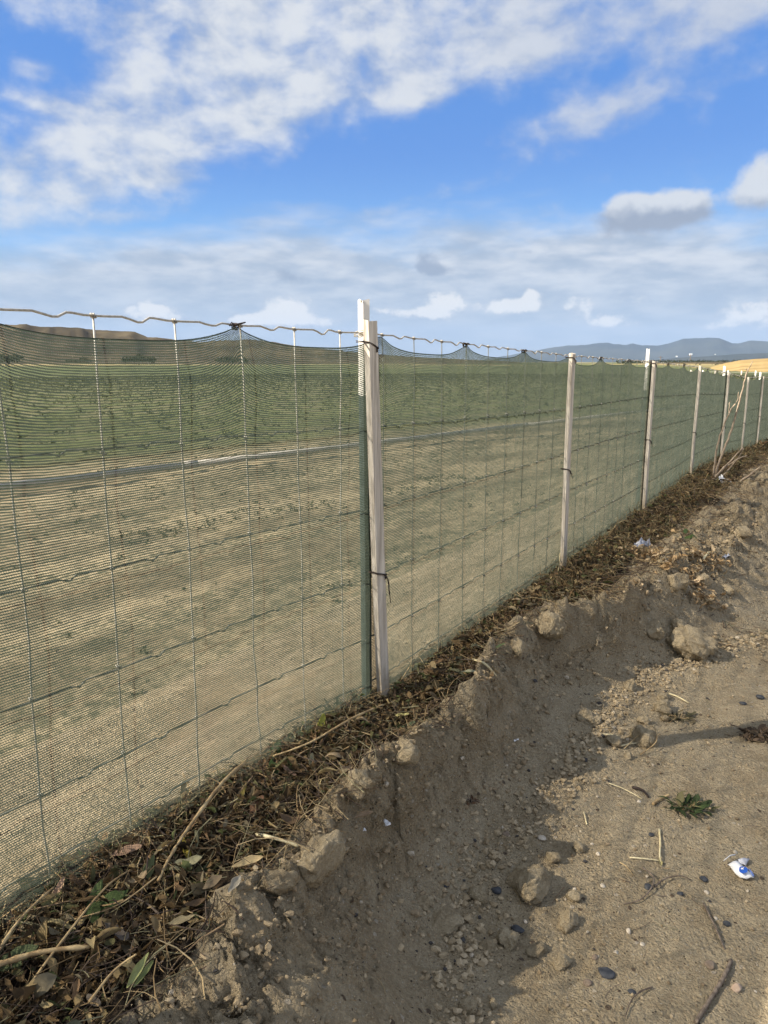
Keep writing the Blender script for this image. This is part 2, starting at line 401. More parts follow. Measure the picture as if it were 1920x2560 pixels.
def field_mat():
    m_, t, out = new_mat('field_soil')
    geo = t.node('ShaderNodeNewGeometry').outputs['Position']
    x, y, z = t.xyz(geo)
    a = R(42); across = t.m('SUBTRACT', t.m('MULTIPLY', x, math.cos(a)), t.m('MULTIPLY', y, math.sin(a)))  # distance across the beds
    along = t.m('ADD', t.m('MULTIPLY', x, math.sin(a)), t.m('MULTIPLY', y, math.cos(a)))
    U = t.cxyz(t.m('MULTIPLY', along, .25), across, 0)
    n1 = t.noise(U, 2.1, 6, .6); n2 = t.noise(geo, 9, 6, .65)
    tan = t.mix(t.ss(t.m('ADD', t.m('MULTIPLY', n1, .6), t.m('MULTIPLY', n2, .4)), .38, .62), (.15,.12,.075), (.33,.27,.172))
    dist = t.v('LENGTH', geo, out=1)
    grn = t.mix(t.ss(n2, .35, .65), (.075,.095,.035), (.12,.13,.055))
    rows = t.m('SINE', t.m('MULTIPLY', across, 2*math.pi/1.0))
    rows = t.m('MULTIPLY', t.ss(rows, -.5, .6), .85)
    field = t.mix(rows, t.mix(.8, tan, (.10,.105,.05)), grn)
    far = t.ss(dist, 25, 90)
    field = t.mix(t.m('MULTIPLY', far, .8), field, (.085,.105,.042))
    # beyond the pipe the crop begins; on the right the bare strip runs on
    band = t.noise(t.cxyz(t.m('MULTIPLY', along, .05), across, 3.), 1.9, 4, .6)
    weeds = t.m('MULTIPLY', t.ss(band, .46, .58), t.ss(t.noise(geo, 26, 5, .7), .44, .60))
    tan = t.mix(t.m('MULTIPLY', weeds, .8), tan, (.085,.082,.048))
    furrow_shade = t.m('MULTIPLY', t.ss(t.m('ABSOLUTE', t.m('ADD', across, 6.55)), .34, .12), .75)  # dark strip by the pipe: the ditch's shade put into the soil colour
    tan = t.mix(furrow_shade, tan, (.075,.06,.04))
    edge = t.ss(t.m('ADD', across, t.m('MULTIPLY', n1, .6)), -6.6, -7.6)
    col = t.mix(edge, tan, field)
    dry = t.ss(t.noise(geo, .012, 3, .6), .45, .6)
    col = t.mix(t.m('MULTIPLY', dry, t.ss(dist, 100, 260)), col, (.30,.24,.12))
    principled(t, out, col, .95, bump(t, n2, .03, .7), 0, .1); return m_
M_field = field_mat()

def wood_mat():
    m_, t, out = new_mat('weathered_wood'); v = obj_vec(t)
    warp_ = t.noise(t.v('MULTIPLY', v, (1, 1, .25)), 7, 3, .5)
    g = t.noise(t.v('MULTIPLY', v, (1, 1, .035)), 190, 5, .65, .3)
    g2 = t.noise(t.v('MULTIPLY', v, (1, 1, .05)), 60, 4, .6, 1.5)
    x = t.m('ADD', t.m('MULTIPLY', g, .55), t.m('MULTIPLY', g2, .45))
    col = t.mix(t.ss(x, .36, .62), (.35,.31,.26), (.70,.65,.57))
    col = t.mix(t.ss(warp_, .5, .72, 0., .55), col, (.33,.29,.25))
    mud = t.ss(t.m('ADD', t.xyz(v)[2], t.m('MULTIPLY', t.noise(v, 40, 4, .7), .16)), .34, .20, 0., .75)
    stain = t.ss(t.noise(t.v('MULTIPLY', v, (1, 1, .2)), 22, 5, .7), .52, .66, 0., .45)
    col = t.mix(stain, col, (.22,.19,.155)); col = t.mix(mud, col, (.30,.225,.135))
    knot = t.node('ShaderNodeTexVoronoi'); t.put(knot.inputs['Vector'], t.v('MULTIPLY', v, (1, 1, .45))); knot.inputs['Scale'].default_value = 9
    col = t.mix(t.ss(knot.outputs['Distance'], .13, .05, 0., .55), col, (.16,.12,.09))
    principled(t, out, col, .8, bump(t, x, .0016, .8), 0, .2); return m_
M_wood = wood_mat()
def paint_mat():
    m_, t, out = new_mat('chipped_white_paint'); v = obj_vec(t)
    n = t.noise(v, 70, 6, .7); big = t.noise(v, 14, 3, .6)
    chip = t.ss(t.m('ADD', t.m('MULTIPLY', n, .65), t.m('MULTIPLY', big, .35)), .585, .62)
    col = t.mix(t.ss(big, .3, .7), (.74,.72,.68), (.82,.81,.78))
    col = t.mix(chip, col, t.mix(n, (.07,.05,.035), (.22,.17,.12)))
    principled(t, out, col, t.mix(chip, (.38,)*3, (.9,)*3), bump(t, t.m('MULTIPLY', chip, -1.), .0008, .8), 0, .4); return m_
M_paint = paint_mat()
M_greensteel = simple('green_painted_steel', (.034,.052,.052), (.055,.078,.076), 60, .5, .0004, spec=.4)
M_wire = simple('galvanised_wire', (.34,.32,.28), (.50,.475,.425), 200, .5, .0002, spec=.5, metal=.1)
M_wire_shade = simple('shaded_galvanised_wire', (.085,.09,.08), (.15,.15,.135), 200, .6, .0002, spec=.3)  # darker wire copy: shadow lines along the wires are put into its colour
M_tie = simple('dark_tie_wire', (.025,.018,.016), (.06,.042,.035), 300, .7, .0003)
M_pipe = simple('pale_pipe', (.34,.32,.29), (.46,.43,.39), 6, .7, .001, spec=.15)
M_straw = simple('straw', (.28,.185,.09), (.54,.40,.21), 45, .7, .0004, stretch=(1,1,1))
M_stick = simple('grey_stick', (.10,.075,.055), (.22,.175,.135), 120, .85, .0008)
M_stone_dark = simple('dark_stone', (.035,.038,.045), (.075,.078,.085), 80, .6, .0008)
M_stone_pale = simple('pale_stone', (.42,.36,.28), (.56,.50,.41), 90, .8, .0008)
M_stone_brown = simple('brown_stone', (.16,.12,.09), (.27,.21,.155), 90, .85, .001)
M_pinkst = simple('pink_stone', (.42,.30,.22), (.52,.40,.30), 90, .85, .001)
M_plastic = simple('white_plastic', (.66,.66,.67), (.76,.76,.77), 40, .4, .0006, spec=.5)
M_greyplas = simple('grey_plastic', (.30,.31,.36), (.50,.51,.56), 60, .35, .001, spec=.5)
M_blue = simple('blue_print', (.012,.085,.42), (.015,.10,.47), 40, .45, .0002, spec=.5)
M_paleblue = simple('pale_blue_print', (.25,.36,.66), (.32,.42,.70), 40, .45, .0002, spec=.5)

def col_mat(name, rough=.75, trans=.25, bscale=120, bdist=.0012, var=.25):
    """colour comes from the thing itself (Col), with thin-leaf translucency"""
    m_, t, out = new_mat(name)
    geo = t.node('ShaderNodeNewGeometry').outputs['Position']
    att = t.node('ShaderNodeVertexColor', layer_name='Col').outputs[0]
    n = t.noise(geo, bscale, 5, .65)
    c = t.mix(t.m('MULTIPLY', t.ss(n, .3, .7), var*1.6), att, t.mix(.6, att, (.03,.02,.012)))
    p = t.node('ShaderNodeBsdfPrincipled'); t.put(p.inputs['Base Color'], c); p.inputs['Roughness'].default_value = rough
    p.inputs['Specular IOR Level'].default_value = .14
    t.put(p.inputs['Normal'], bump(t, n, bdist, .8))
    tr = t.node('ShaderNodeBsdfTranslucent'); t.put(tr.inputs[0], c)
    mx = t.node('ShaderNodeMixShader'); mx.inputs[0].default_value = trans
    t.l.new(p.outputs[0], mx.inputs[1]); t.l.new(tr.outputs[0], mx.inputs[2]); t.l.new(mx.outputs[0], out.inputs[0])
    return m_
M_leaf = col_mat('leaf')
M_twig = col_mat('twig', .85, 0., 200, .0006, .2)
M_grit = col_mat('grit', .95, 0., 250, .002, .3)
M_crop = col_mat('crop_leaf', .8, .3, 30, .004, .3)

# netting: knitted from zig-zag rows tied by fine cross threads
def net_mat():
    m_, t, out = new_mat('green_shade_netting')
    uv = t.node('ShaderNodeTexCoord').outputs['UV']; u, v, _ = t.xyz(uv)
    P = .0040; Q = .0034
    wob = t.m('MULTIPLY', t.m('SUBTRACT', t.noise(uv, 35, 3, .6, dim='2D'), .5), .0016)
    wob = t.m('ADD', wob, t.m('MULTIPLY', t.m('SUBTRACT', t.noise(t.v('MULTIPLY', uv, (.4, 1, 1)), 260, 2, .6, dim='2D'), .5), .0012))
    v2 = t.m('ADD', v, wob)
    rowi = t.m('FLOOR', t.m('DIVIDE', v2, P))
    uu = t.m('ADD', t.m('DIVIDE', u, Q), t.m('MULTIPLY', rowi, .5))
    tri = t.m('ABSOLUTE', t.m('SUBTRACT', t.m('FRACT', uu), .5))
    fv = t.m('FRACT', t.m('ADD', t.m('DIVIDE', v2, P), t.m('MULTIPLY', tri, .34)))
    dv = t.m('ABSOLUTE', t.m('SUBTRACT', fv, .5))
    thick = t.m('ADD', .240, t.m('MULTIPLY', t.m('SUBTRACT', t.noise(t.v('MULTIPLY', uv, (.15, 1, 1)), 90, 4, .7, dim='2D'), .5), .30))
    thick = t.m('ADD', thick, t.m('MULTIPLY', t.m('SUBTRACT', t.noise(t.v('MULTIPLY', uv, (.10, 1, 1)), 26, 5, .7, dim='2D'), .5), .34))
    row = t.m('LESS_THAN', dv, thick)
    du = t.m('ABSOLUTE', t.m('SUBTRACT', t.m('FRACT', t.m('ADD', uu, .25)), .5))
    cross = t.m('LESS_THAN', du, t.m('ADD', .085, t.m('MULTIPLY', t.m('SUBTRACT', t.noise(uv, 400, 2, .6, dim='2D'), .5), .16)))
    mask = t.m('MAXIMUM', row, cross)
    # chaff and dust caught in the mesh
    lint = t.m('GREATER_THAN', t.noise(t.v('MULTIPLY', uv, (1.7, .9, 1)), 210, 3, .7, dim='2D'), .735)
    mask2 = t.m('MAXIMUM', mask, lint)
    n = t.noise(uv, 12, 4, .6, dim='2D')
    col = t.mix(n, (.034,.046,.040), (.058,.076,.065))
    col = t.mix(t.m('MULTIPLY', t.ss(v, .55, .05, 0., .0), 1.), col, (.30,.27,.18))
    dust = t.ss(t.m('ADD', t.noise(uv, 6, 5, .65, dim='2D'), t.m('MULTIPLY', t.noise(uv, 70, 3, .7, dim='2D'), .5)), .70, 1.1, 0., .25)
    dust = t.m('ADD', dust, t.ss(v, .45, .85, 0., .15))        # mud splash and dust, thicker towards the ground (v runs down)
    col = t.mix(dust, col, (.30,.27,.18))
    col = t.mix(lint, col, (.62,.58,.46))
    d = t.node('ShaderNodeBsdfDiffuse'); t.put(d.inputs[0], col)
    hb = t.m('SUBTRACT', .3, dv); t.put(d.inputs['Normal'], bump(t, hb, .0016, .5))
    g = t.node('ShaderNodeBsdfGlossy'); g.inputs[0].default_value = (.5,.55,.5,1); g.inputs['Roughness'].default_value = .45
    tr = t.node('ShaderNodeBsdfTranslucent'); t.put(tr.inputs[0], t.mix(.5, col, (.09,.13,.10)))
    m1 = t.node('ShaderNodeMixShader'); m1.inputs[0].default_value = .40
    t.l.new(d.outputs[0], m1.inputs[1]); t.l.new(tr.outputs[0], m1.inputs[2])
    m2 = t.node('ShaderNodeMixShader'); m2.inputs[0].default_value = .05
    t.l.new(m1.outputs[0], m2.inputs[1]); t.l.new(g.outputs[0], m2.inputs[2])
    tp = t.node('ShaderNodeBsdfTransparent')
    m3 = t.node('ShaderNodeMixShader'); t.put(m3.inputs[0], mask2)
    t.l.new(tp.outputs[0], m3.inputs[1]); t.l.new(m2.outputs[0], m3.inputs[2]); t.l.new(m3.outputs[0], out.inputs[0])
    return m_
M_net = net_mat()
def thread_mat():
    m_, t, out = new_mat('green_thread'); geo = t.node('ShaderNodeNewGeometry').outputs['Position']
    n = t.noise(geo, 9, 4, .6); col = t.mix(n, (.140,.165,.130), (.205,.235,.190))
    col = t.mix(t.ss(t.noise(geo, 40, 4, .7), .55, .8, 0., .5), col, (.34,.32,.22))
    d = t.node('ShaderNodeBsdfDiffuse'); t.put(d.inputs[0], col); tr = t.node('ShaderNodeBsdfTranslucent'); t.put(tr.inputs[0], col)
    mx = t.node('ShaderNodeMixShader'); mx.inputs[0].default_value = .5
    t.l.new(d.outputs[0], mx.inputs[1]); t.l.new(tr.outputs[0], mx.inputs[2]); t.l.new(mx.outputs[0], out.inputs[0]); return m_
M_thread = thread_mat()

# ------------------------------------------------------------------ THE SETTING: ground
# far ground, one sheet on polar rings reaching the horizon
def ground_z(x, y):
    s, t = w2st(x, y)
    r = np.hypot(x, y)
    z = -.012+gbase(s, t)-.03*sst(t, -2.5, -.9)*0
    bed = .5*(1+np.sin((x*math.cos(R(42))-y*math.sin(R(42)))*2*math.pi/1.0))
    infield = sst(-(x*math.cos(R(42))-y*math.sin(R(42))), 7.0, 8.2)*(1-sst(r, 60, 120))
    near = sst(np.abs(t-.2), 1.0, 2.0)*(1-sst(r, 10, 40))
    z = z+near*.035*fbm(x*2.3, y*2.3, 5, 4)+.10*bed*infield*sst(t, -1.5, -3)
    z = z+.6*fbm(x*.01, y*.01, 8, 3)*sst(r, 90, 300)
    return z
radii = np.concatenate([np.linspace(.3, 14, 260), np.geomspace(14.1, 9000, 170)])
angs = np.concatenate([np.linspace(-60, 60, 420), np.linspace(62, 298, 100)])*math.pi/180
Rg, Ag = np.meshgrid(radii, angs, indexing='ij')
gx = Rg*np.sin(Ag); gy = Rg*np.cos(Ag); gz = ground_z(gx, gy)
nr, na = Rg.shape
i, j = np.meshgrid(np.arange(nr-1), np.arange(na), indexing='ij'); j2 = (j+1) % na
fc = np.stack([i*na+j, (i+1)*na+j, (i+1)*na+j2, i*na+j2], -1).reshape(-1, 4)
V = np.stack([gx, gy, gz], -1).reshape(-1, 3)
V = np.vstack([V, [[0, 0, float(ground_z(np.array(0.), np.array(0.)))]]])
o = mesh_obj('ground', V, fc, M_field); tag(o, kind='structure')

# path and bank, fine sheet in fence coordinates
svals = [-.9]
while svals[-1] < 34:
    d = max(.0034, .0030*abs(svals[-1]-.55)) if svals[-1] > .55 else .0075
    svals.append(svals[-1]+d)
svals = np.array(svals)
tvals = np.concatenate([np.linspace(-1.0, -.1, 24), np.linspace(-.094, .66, 170), np.linspace(.666, 1.7, 150), np.linspace(1.72, 3.2, 50)])
Sg, Tg = np.meshgrid(svals, tvals, indexing='ij')
hz_, crust, litz, q = terrain(Sg, Tg)
edge = np.minimum.reduce([sst(Tg, -1.0, -.8), 1-sst(Tg, 3.0, 3.2), sst(Sg, -.9, -.6), 1-sst(Sg, 30, 34)])
hz_ = hz_*edge+(gbase(Sg, Tg)-.03)*(1-edge)
px_, py_ = st2w(Sg, Tg)
# push the crust sideways so that it overhangs and breaks like real clods
side = crust*(.022*fbm(Sg*23, hz_*34, 71, 3)+.020*(vn(Sg*9, hz_*14, 72)-.5))*edge
px_ = px_+NX*side; py_ = py_+NY*side
ns, nt = Sg.shape
i, j = np.meshgrid(np.arange(ns-1), np.arange(nt-1), indexing='ij')
fc = np.stack([i*nt+j, (i+1)*nt+j, (i+1)*nt+j+1, i*nt+j+1], -1).reshape(-1, 4)
cols = np.stack([litz, np.clip(crust, 0, 1), np.zeros_like(litz)], -1).reshape(-1, 3)
o = mesh_obj('dirt_path', np.stack([px_, py_, hz_], -1).reshape(-1, 3), fc, M_soil, cols=cols); tag(o, kind='structure')
print('path verts', ns*nt)

# ------------------------------------------------------------------ distance: hills, mountains, trees
M_mtn = simple('mountain_scrub', (.020,.028,.030), (.042,.048,.042), .002, .95, 4, spec=0.)
M_hillbrown = simple('brown_hill', (.055,.046,.032), (.11,.09,.058), .02, .95, .5, spec=0.)
def gold_mat():
    m_, t, out = new_mat('golden_dry_grass'); geo = t.node('ShaderNodeNewGeometry').outputs['Position']
    n = t.noise(t.v('MULTIPLY', geo, (.35, 1, 1.2)), .35, 6, .65); n2 = t.noise(geo, .06, 3, .5)
    c = t.mix(t.ss(n, .35, .65), (.24,.17,.075), (.40,.295,.14)); c = t.mix(t.ss(n2, .5, .7, 0., .4), c, (.30,.20,.08))
    principled(t, out, c, .95, bump(t, n, .4, .8), 0, .05); return m_
M_gold = gold_mat()
def ridge(name, prof, D, depth, mat, seed, amp, na_=260, nr_=40, az_fade=True):
    """land rising to a crest line; prof = (photo x, photo y of crest)"""
    prof = np.array(prof, float)
    azs = np.array([azel(p[0], 905)[0] for p in prof]); els = np.array([math.tan(azel(p[0], p[1])[1]) for p in prof])
    aa = np.linspace(azs.min(), azs.max(), na_); rr = np.linspace(0, 1, nr_)
    Aa, Rr = np.meshgrid(aa, rr, indexing='ij')
    dist = D-depth*(1-Rr)*1.0
    dist = D+depth*(Rr*2-1)
    crest = np.maximum(np.interp(Aa, azs, els)*D/np.cos(Aa)*(1+(.05*fbm(Aa*60, Aa*0, seed, 5, .6) if D > 1000 else 0))+CZ, 0)
    shape = np.where(Rr < .5, sst(Rr, 0, .5), 1-sst(Rr, .5, 1.))
    x = dist*np.sin(Aa); y = dist*np.cos(Aa)
    nz = fbm(Aa*seed*9+2, Rr*5, seed, 5, .55)
    z = crest*shape*(1+amp*nz*(1-np.abs(Rr*2-1)*0)*(np.abs(Rr-.5)*2+.12))-1.0*(1-shape)
    i, j = np.meshgrid(np.arange(na_-1), np.arange(nr_-1), indexing='ij')
    fc = np.stack([i*nr_+j, (i+1)*nr_+j, (i+1)*nr_+j+1, i*nr_+j+1], -1).reshape(-1, 4)
    o = mesh_obj(name, np.stack([x, y, z], -1).reshape(-1, 3), fc, mat); tag(o, kind='structure'); return o
ridge('mountains', [(1180,905),(1250,892),(1330,878),(1400,868),(1463,863),(1520,858),(1545,861),(1558,864),(1577,860),(1602,867),(1640,866),(1669,862),(1704,850),
      (1757,851),(1795,850),(1824,863),(1845,864),(1868,857),(1920,860),(2000,866),(2150,858),(2300,872),(2600,880),(3200,905)], 6400, 1300, M_mtn, 3, .5)
ridge('foothills', [(1500,905),(1640,900),(1712,894),(1780,891),(1860,886),(1920,885),(2050,888),(2250,884),(2700,900),(3000,905)], 3600, 500, M_mtn, 5, .4)
ridge('brown_hills', [(-900,880),(-500,850),(-200,838),(0,824),(70,820),(150,826),(230,829),(340,833),(372,846),(430,850),(500,856),(560,852),(640,850),(720,862),(800,872),(880,880),(1000,890),(1150,898),(1300,905)], 620, 210, M_hillbrown, 7, .35)
ridge('golden_hill', [(1730,935),(1752,927),(1780,917),(1815,907),(1850,901),(1890,898),(1920,897),(2000,892),(2150,896),(2350,910),(2600,930)], 150, 105, M_gold, 9, .12)

def leaf_clump(cx, cy, cz, rx, ry, rz, n, size, c1, c2, seed=0):
    """n leaf-sized faces spread through an ellipsoid"""
    r = np.random.default_rng(seed)
    d = r.normal(size=(n, 3)); d /= np.linalg.norm(d, axis=1)[:, None]; rad = r.uniform(.35, 1, n)**.6
    P_ = d*rad[:, None]*np.array([rx, ry, rz])+np.array([cx, cy, cz])
    a = r.normal(size=(n, 3)); a /= np.linalg.norm(a, axis=1)[:, None]
    b = np.cross(a, r.normal(size=(n, 3))); b /= np.linalg.norm(b, axis=1)[:, None]
    s_ = size*r.uniform(.5, 1.3, n)[:, None]
    V = np.stack([P_-a*s_, P_+b*s_*.6, P_+a*s_, P_-b*s_*.6], 1).reshape(-1, 3)
    k = r.uniform(0, 1, n)[:, None]; c = np.array(c1)*(1-k)+np.array(c2)*k
    return V, np.arange(4*n).reshape(-1, 4), np.repeat(c, 4, 0)
def tree(px, D, wpx, hpx, label, name='tree', base_py=908, group=None, cat='tree', seed=0):
    az = azel(px, 905)[0]; x, y = D*math.sin(az), D*math.cos(az)
    wr = wpx*D/F/2; h = hpx*D/F
    zb = float(ground_z(np.array(x), np.array(y)))
    if base_py is not None: zb = CZ+D*math.tan(azel(px, base_py)[1])
    root = empty(name, (x, y, zb))
    mb = MB(); mb.add(tube([(0,0,-.3),(wr*.05,0,h*.3),(0,wr*.05,h*.6)], [h*.04,h*.03,h*.015], 6)); mb.build('trunk', M_stick, root)
    Vs = []; Fs = []; Cs = []; off = 0; r = random.Random(seed)
    nl = max(3, int(wpx/9))
    for k in range(nl):
        fx = (k+.5)/nl*2-1
        hh = h*(r.uniform(.6, 1.)*(1-.35*abs(fx)))
        V, f, c = leaf_clump(fx*wr*.85, r.uniform(-.3, .3)*wr, hh*.55, wr/nl*1.7, wr*.4, hh*.48, 90, h*.10, (.018,.028,.012), (.06,.075,.03), seed*31+k)
        Vs.append(V); Fs.append(f+off); Cs.append(c); off += len(V)
    mesh_obj('crown', np.vstack(Vs), np.vstack(Fs), M_crop, root, smooth=False, cols=np.vstack(Cs))
    tag(root, label, cat, group); return root
tree(347, 150, 92, 24, 'dark green clump of trees at the foot of the brown hill, left side', seed=1)
tree(580, 150, 90, 20, 'dark green clump of trees behind the gathered net near the middle of the left panel', seed=2)
tree(20, 170, 70, 26, 'dark green trees at the far left edge below the brown hill', seed=3)
tree(200, 240, 60, 16, 'low grey green trees below the brown hill, between two wires', seed=4)
tree(1905, 120, 46, 16, 'dark scrubby bush at the right foot of the golden hill', 'bush', 926, cat='bush', seed=5)

# orchard rows on the slope under the mountains
Vs=[];Fs=[];Cs=[];off=0; r = np.random.default_rng(3)
for k in range(34):
    for q_ in range(8):
        D_ = 260+q_*34; px = 1560+k*11+ (q_-3)*3*(-1)
        az = azel(px, 905)[0]; el = math.tan(azel(px, 924-q_*2.6)[1])
        x, y = D_*math.sin(az), D_*math.cos(az)
        V, f, c = leaf_clump(x, y, CZ+D_*el+.6, .55+.0016*D_, 6., .9, 26, .5, (.03,.04,.02), (.075,.085,.04), k*100+q_)
        Vs.append(V); Fs.append(f+off); Cs.append(c); off += len(V)
o = mesh_obj('orchard_rows', np.vstack(Vs), np.vstack(Fs), M_crop, smooth=False, cols=np.vstack(Cs))
tag(o, 'distant orchard in dark rows below the blue mountains', 'orchard', kind='stuff')
ridge('orchard_slope', [(1440,930),(1540,912),(1600,908),(1680,906),(1760,905),(1900,904),(2100,905),(2400,915)], 420, 200, M_hillbrown, 13, .05)

M_bwall = simple('white_wall', (.72,.72,.70), (.80,.80,.78), 1, .7, .01)
M_roof = simple('grey_roof', (.30,.28,.27), (.36,.34,.32), 1, .8, .02)
def far_building(px, py, D, wpx, label):
    d = px_dir(px, py); k = D/math.hypot(d.x, d.y); x, y, z = d.x*k, d.y*k, CZ+d.z*k
    wd = wpx*D/F; root = empty('farm_building', (x, y, z))
    h = wd*.35; dp = wd*.5
    V = [(-wd/2,-dp/2,-h),(wd/2,-dp/2,-h),(wd/2,dp/2,-h),(-wd/2,dp/2,-h),(-wd/2,-dp/2,h*.4),(wd/2,-dp/2,h*.4),(wd/2,dp/2,h*.4),(-wd/2,dp/2,h*.4)]
    mesh_obj('wall', V, [(0,1,5,4),(1,2,6,5),(2,3,7,6),(3,0,4,7),(0,3,2,1)], M_bwall, root, False)
    V = [(-wd*.54,-dp*.56,h*.41),(wd*.54,-dp*.56,h*.41),(wd*.54,dp*.56,h*.41),(-wd*.54,dp*.56,h*.41),(-wd*.54,0,h*.9),(wd*.54,0,h*.9)]
    mesh_obj('roof', V, [(0,1,5,4),(2,3,4,5),(0,4,3),(1,2,5),(0,3,2,1)], M_bwall, root, False)
    tag(root, label, 'building')
far_building(1692, 891, 5150, 4, 'tiny white farm building low on the blue mountain, left one')
far_building(1727, 886, 5150, 6, 'widest tiny white farm building low on the blue mountain')
far_building(1788, 886, 5150, 2.5, 'smallest white farm building low on the blue mountain, right one')
def pole(px, topy, D, label):
    az = azel(px, 905)[0]; x, y = D*math.sin(az), D*math.cos(az); zt = CZ+D*math.tan(azel(px, topy)[1])
    root = empty('utility_pole', (x, y, 0)); mb = MB(); mb.add(tube([(0,0,-4),(0,0,zt)], [.28,.20], 7)); mb.build('post', M_stick, root)
    mb = MB(); mb.add(tube([(-1.5,0,zt-.8),(1.5,0,zt-.8)], .13, 5)); mb.build('crossarm', M_stick, root); tag(root, label, 'utility pole', 'distant utility poles')
pole(1651, 890, 520, 'thin distant utility pole nearest the tall white fence post')
pole(1725, 886, 520, 'thin distant utility pole above the orchard rows')
pole(1841, 903, 170, 'thin pole standing on the golden hill')

# ------------------------------------------------------------------ field behind the net: crop plants, weeds, pipe
def bed_xy(al, ac):
    a = R(42); return al*math.sin(a)+ac*math.cos(a), al*math.cos(a)-ac*math.sin(a)
def scatter_faces(name, XY, size, c1, c2, label, cat, nper=10, seed=0, hz=.5):
    r = np.random.default_rng(seed); n = len(XY)
    XY = np.repeat(np.asarray(XY), nper, 0); size = np.repeat(np.asarray(size), nper)
    N = len(XY)
    P_ = np.zeros((N, 3)); P_[:, :2] = XY+r.normal(size=(N, 2))*size[:, None]*.8
    P_[:, 2] = ground_z(P_[:, 0], P_[:, 1])+np.abs(r.normal(size=N))*size*hz
    a = r.normal(size=(N, 3)); a[:, 2] *= .5; a /= np.linalg.norm(a, axis=1)[:, None]
    b = np.cross(a, r.normal(size=(N, 3))); b /= np.linalg.norm(b, axis=1)[:, None]
    s_ = (size*.65*r.uniform(.5, 1.3, N))[:, None]
    V = np.stack([P_-a*s_, P_+b*s_*.4, P_+a*s_, P_-b*s_*.4], 1).reshape(-1, 3)
    k = r.uniform(0, 1, N)[:, None]; c = np.array(c1)*(1-k)+np.array(c2)*k
    o = mesh_obj(name, V, np.arange(4*N).reshape(-1, 4), M_crop, smooth=False, cols=np.repeat(c, 4, 0))
    return tag(o, label, cat, kind='stuff')
pts = []; sz = []
r = np.random.default_rng(12)
for b_ in range(-46, -7):
    ac = b_*1.0+.25
    for al in np.arange(-25, 60, .13):
        if r.random() < .2: continue
        x, y = bed_xy(al+r.normal()*.1, ac+r.normal()*.10)
        dd = math.hypot(x, y)
        if y < 2 or dd > 60 or abs(x) > y*.75+2: continue
        pts.append((x, y)); sz.append(.05*r.uniform(.4, 1.0)*(1+dd*.02))
scatter_faces('crop_plants', pts, sz, (.05,.066,.024), (.10,.118,.046), 'low green crop growing in rows beyond the netting', 'crop', 8, 1)
pts = []; sz = []
for (ac, wd, dens_) in [(-4.0, .14, 34), (-2.2, .4, 16), (-5.6, .25, 14), (-3.1, .25, 9), (-6.6, .16, 30), (-1.45, .2, 24), (-4.9, .3, 8)]:
    for al in np.arange(-8, 26, .45/dens_):
        x, y = bed_xy(al, ac+r.normal()*wd)
        if vn(al*1.7, ac, 5) < .42 or y < .5: continue
        s_, t_ = w2st(x, y)
        if t_ > -.75: continue
        pts.append((x, y)); sz.append(.017*r.uniform(.4, 1.3))
scatter_faces('field_weeds', pts, sz, (.03,.04,.018), (.095,.10,.045), 'low dark weeds in broken lines on the bare soil behind the netting', 'weeds', 9, 2, .6)

p0 = Vector((*bed_xy(-8, -6.05), .075)); p1 = Vector((*bed_xy(34, -6.05), .075))
root = empty('irrigation_pipe', (p0.x, p0.y, 0))
nseg = 7
for k in range(nseg):
    a = p0.lerp(p1, k/nseg); b = p0.lerp(p1, (k+1)/nseg-.001)
    mb = MB(); mb.add(tube([a-Vector((p0.x,p0.y,0)), b-Vector((p0.x,p0.y,0))], .030, 14)); mb.build('pipe_length', M_pipe, root)
    mb = MB(); c = b-Vector((p0.x,p0.y,0)); dd = (p1-p0).normalized()
    mb.add(tube([c-dd*.07, c+dd*.07], .036, 14)); mb.build('coupling', M_pipe, root)
tag(root, 'pale irrigation pipe lying along the edge of the green crop behind the netting', 'pipe')

# ------------------------------------------------------------------ THE FENCE
fence = empty('wire_fence', (*st2w(2.0, 0), .22)); FL = Vector(fence.location)
tag(fence, 'long wire and wooden lath fence covered with green netting along the dirt bank', 'fence')
def local(V): return [tuple(Vector(v)-FL) for v in V]
def W(s, t, z): x, y = st2w(s, t); return Vector((x, y, z))
S0, S1 = -.7, 30.
NST = STEP/9.
st_list = [];  k = -20
stays = [2.0+.055*NST+k*NST*(1.045 if k < 0 else 1.0) for k in range(-18, 0)]+[2.0+.09*NST+k*NST for k in range(0, 200)]
stays = [s for s in stays if S0 < s < S1]
# clips: three per bay
clips = []
for n in range(-2, 22):
    for q_ in (0, 1/3., 2/3.):
        clips.append(sp(n+q_)+(.0 if q_ == 0 else random.uniform(-.03, .03)))
clips = sorted([c for c in clips if not (.5 < c < 1.95)]+[sp(-.72), sp(-.355)])
DROPS = [0, .203, .386, .550, .702, .820]
def wire_t(s): return -.0055+.001*math.sin(s*2.1)-(.006 if s < 1.9 else 0)
mb = MB(); pts = []; rad = []
sprev = stays[0]
for a, b in zip(stays[:-1], stays[1:]):
    L = b-a; rr = random.Random(int(a*1000))
    o1 = rr.uniform(-.03, .03); am = rr.uniform(.4, 1.0)
    for f, dz in ((0, 0), (.12, .0), (.36+o1, .0012), (.45+o1, -.0015), (.55+o1, -.0072*am), (.61+o1, -.0065*am), (.70+o1, .0030*am), (.76+o1, .0030*am), (.90, .0)):
        s = a+f*L; pts.append(W(s, wire_t(s), float(ztop(s))+dz))
V, Fc = tube(pts, .00175, 7); mesh_obj('top_wire', local(V), Fc, M_wire, fence)
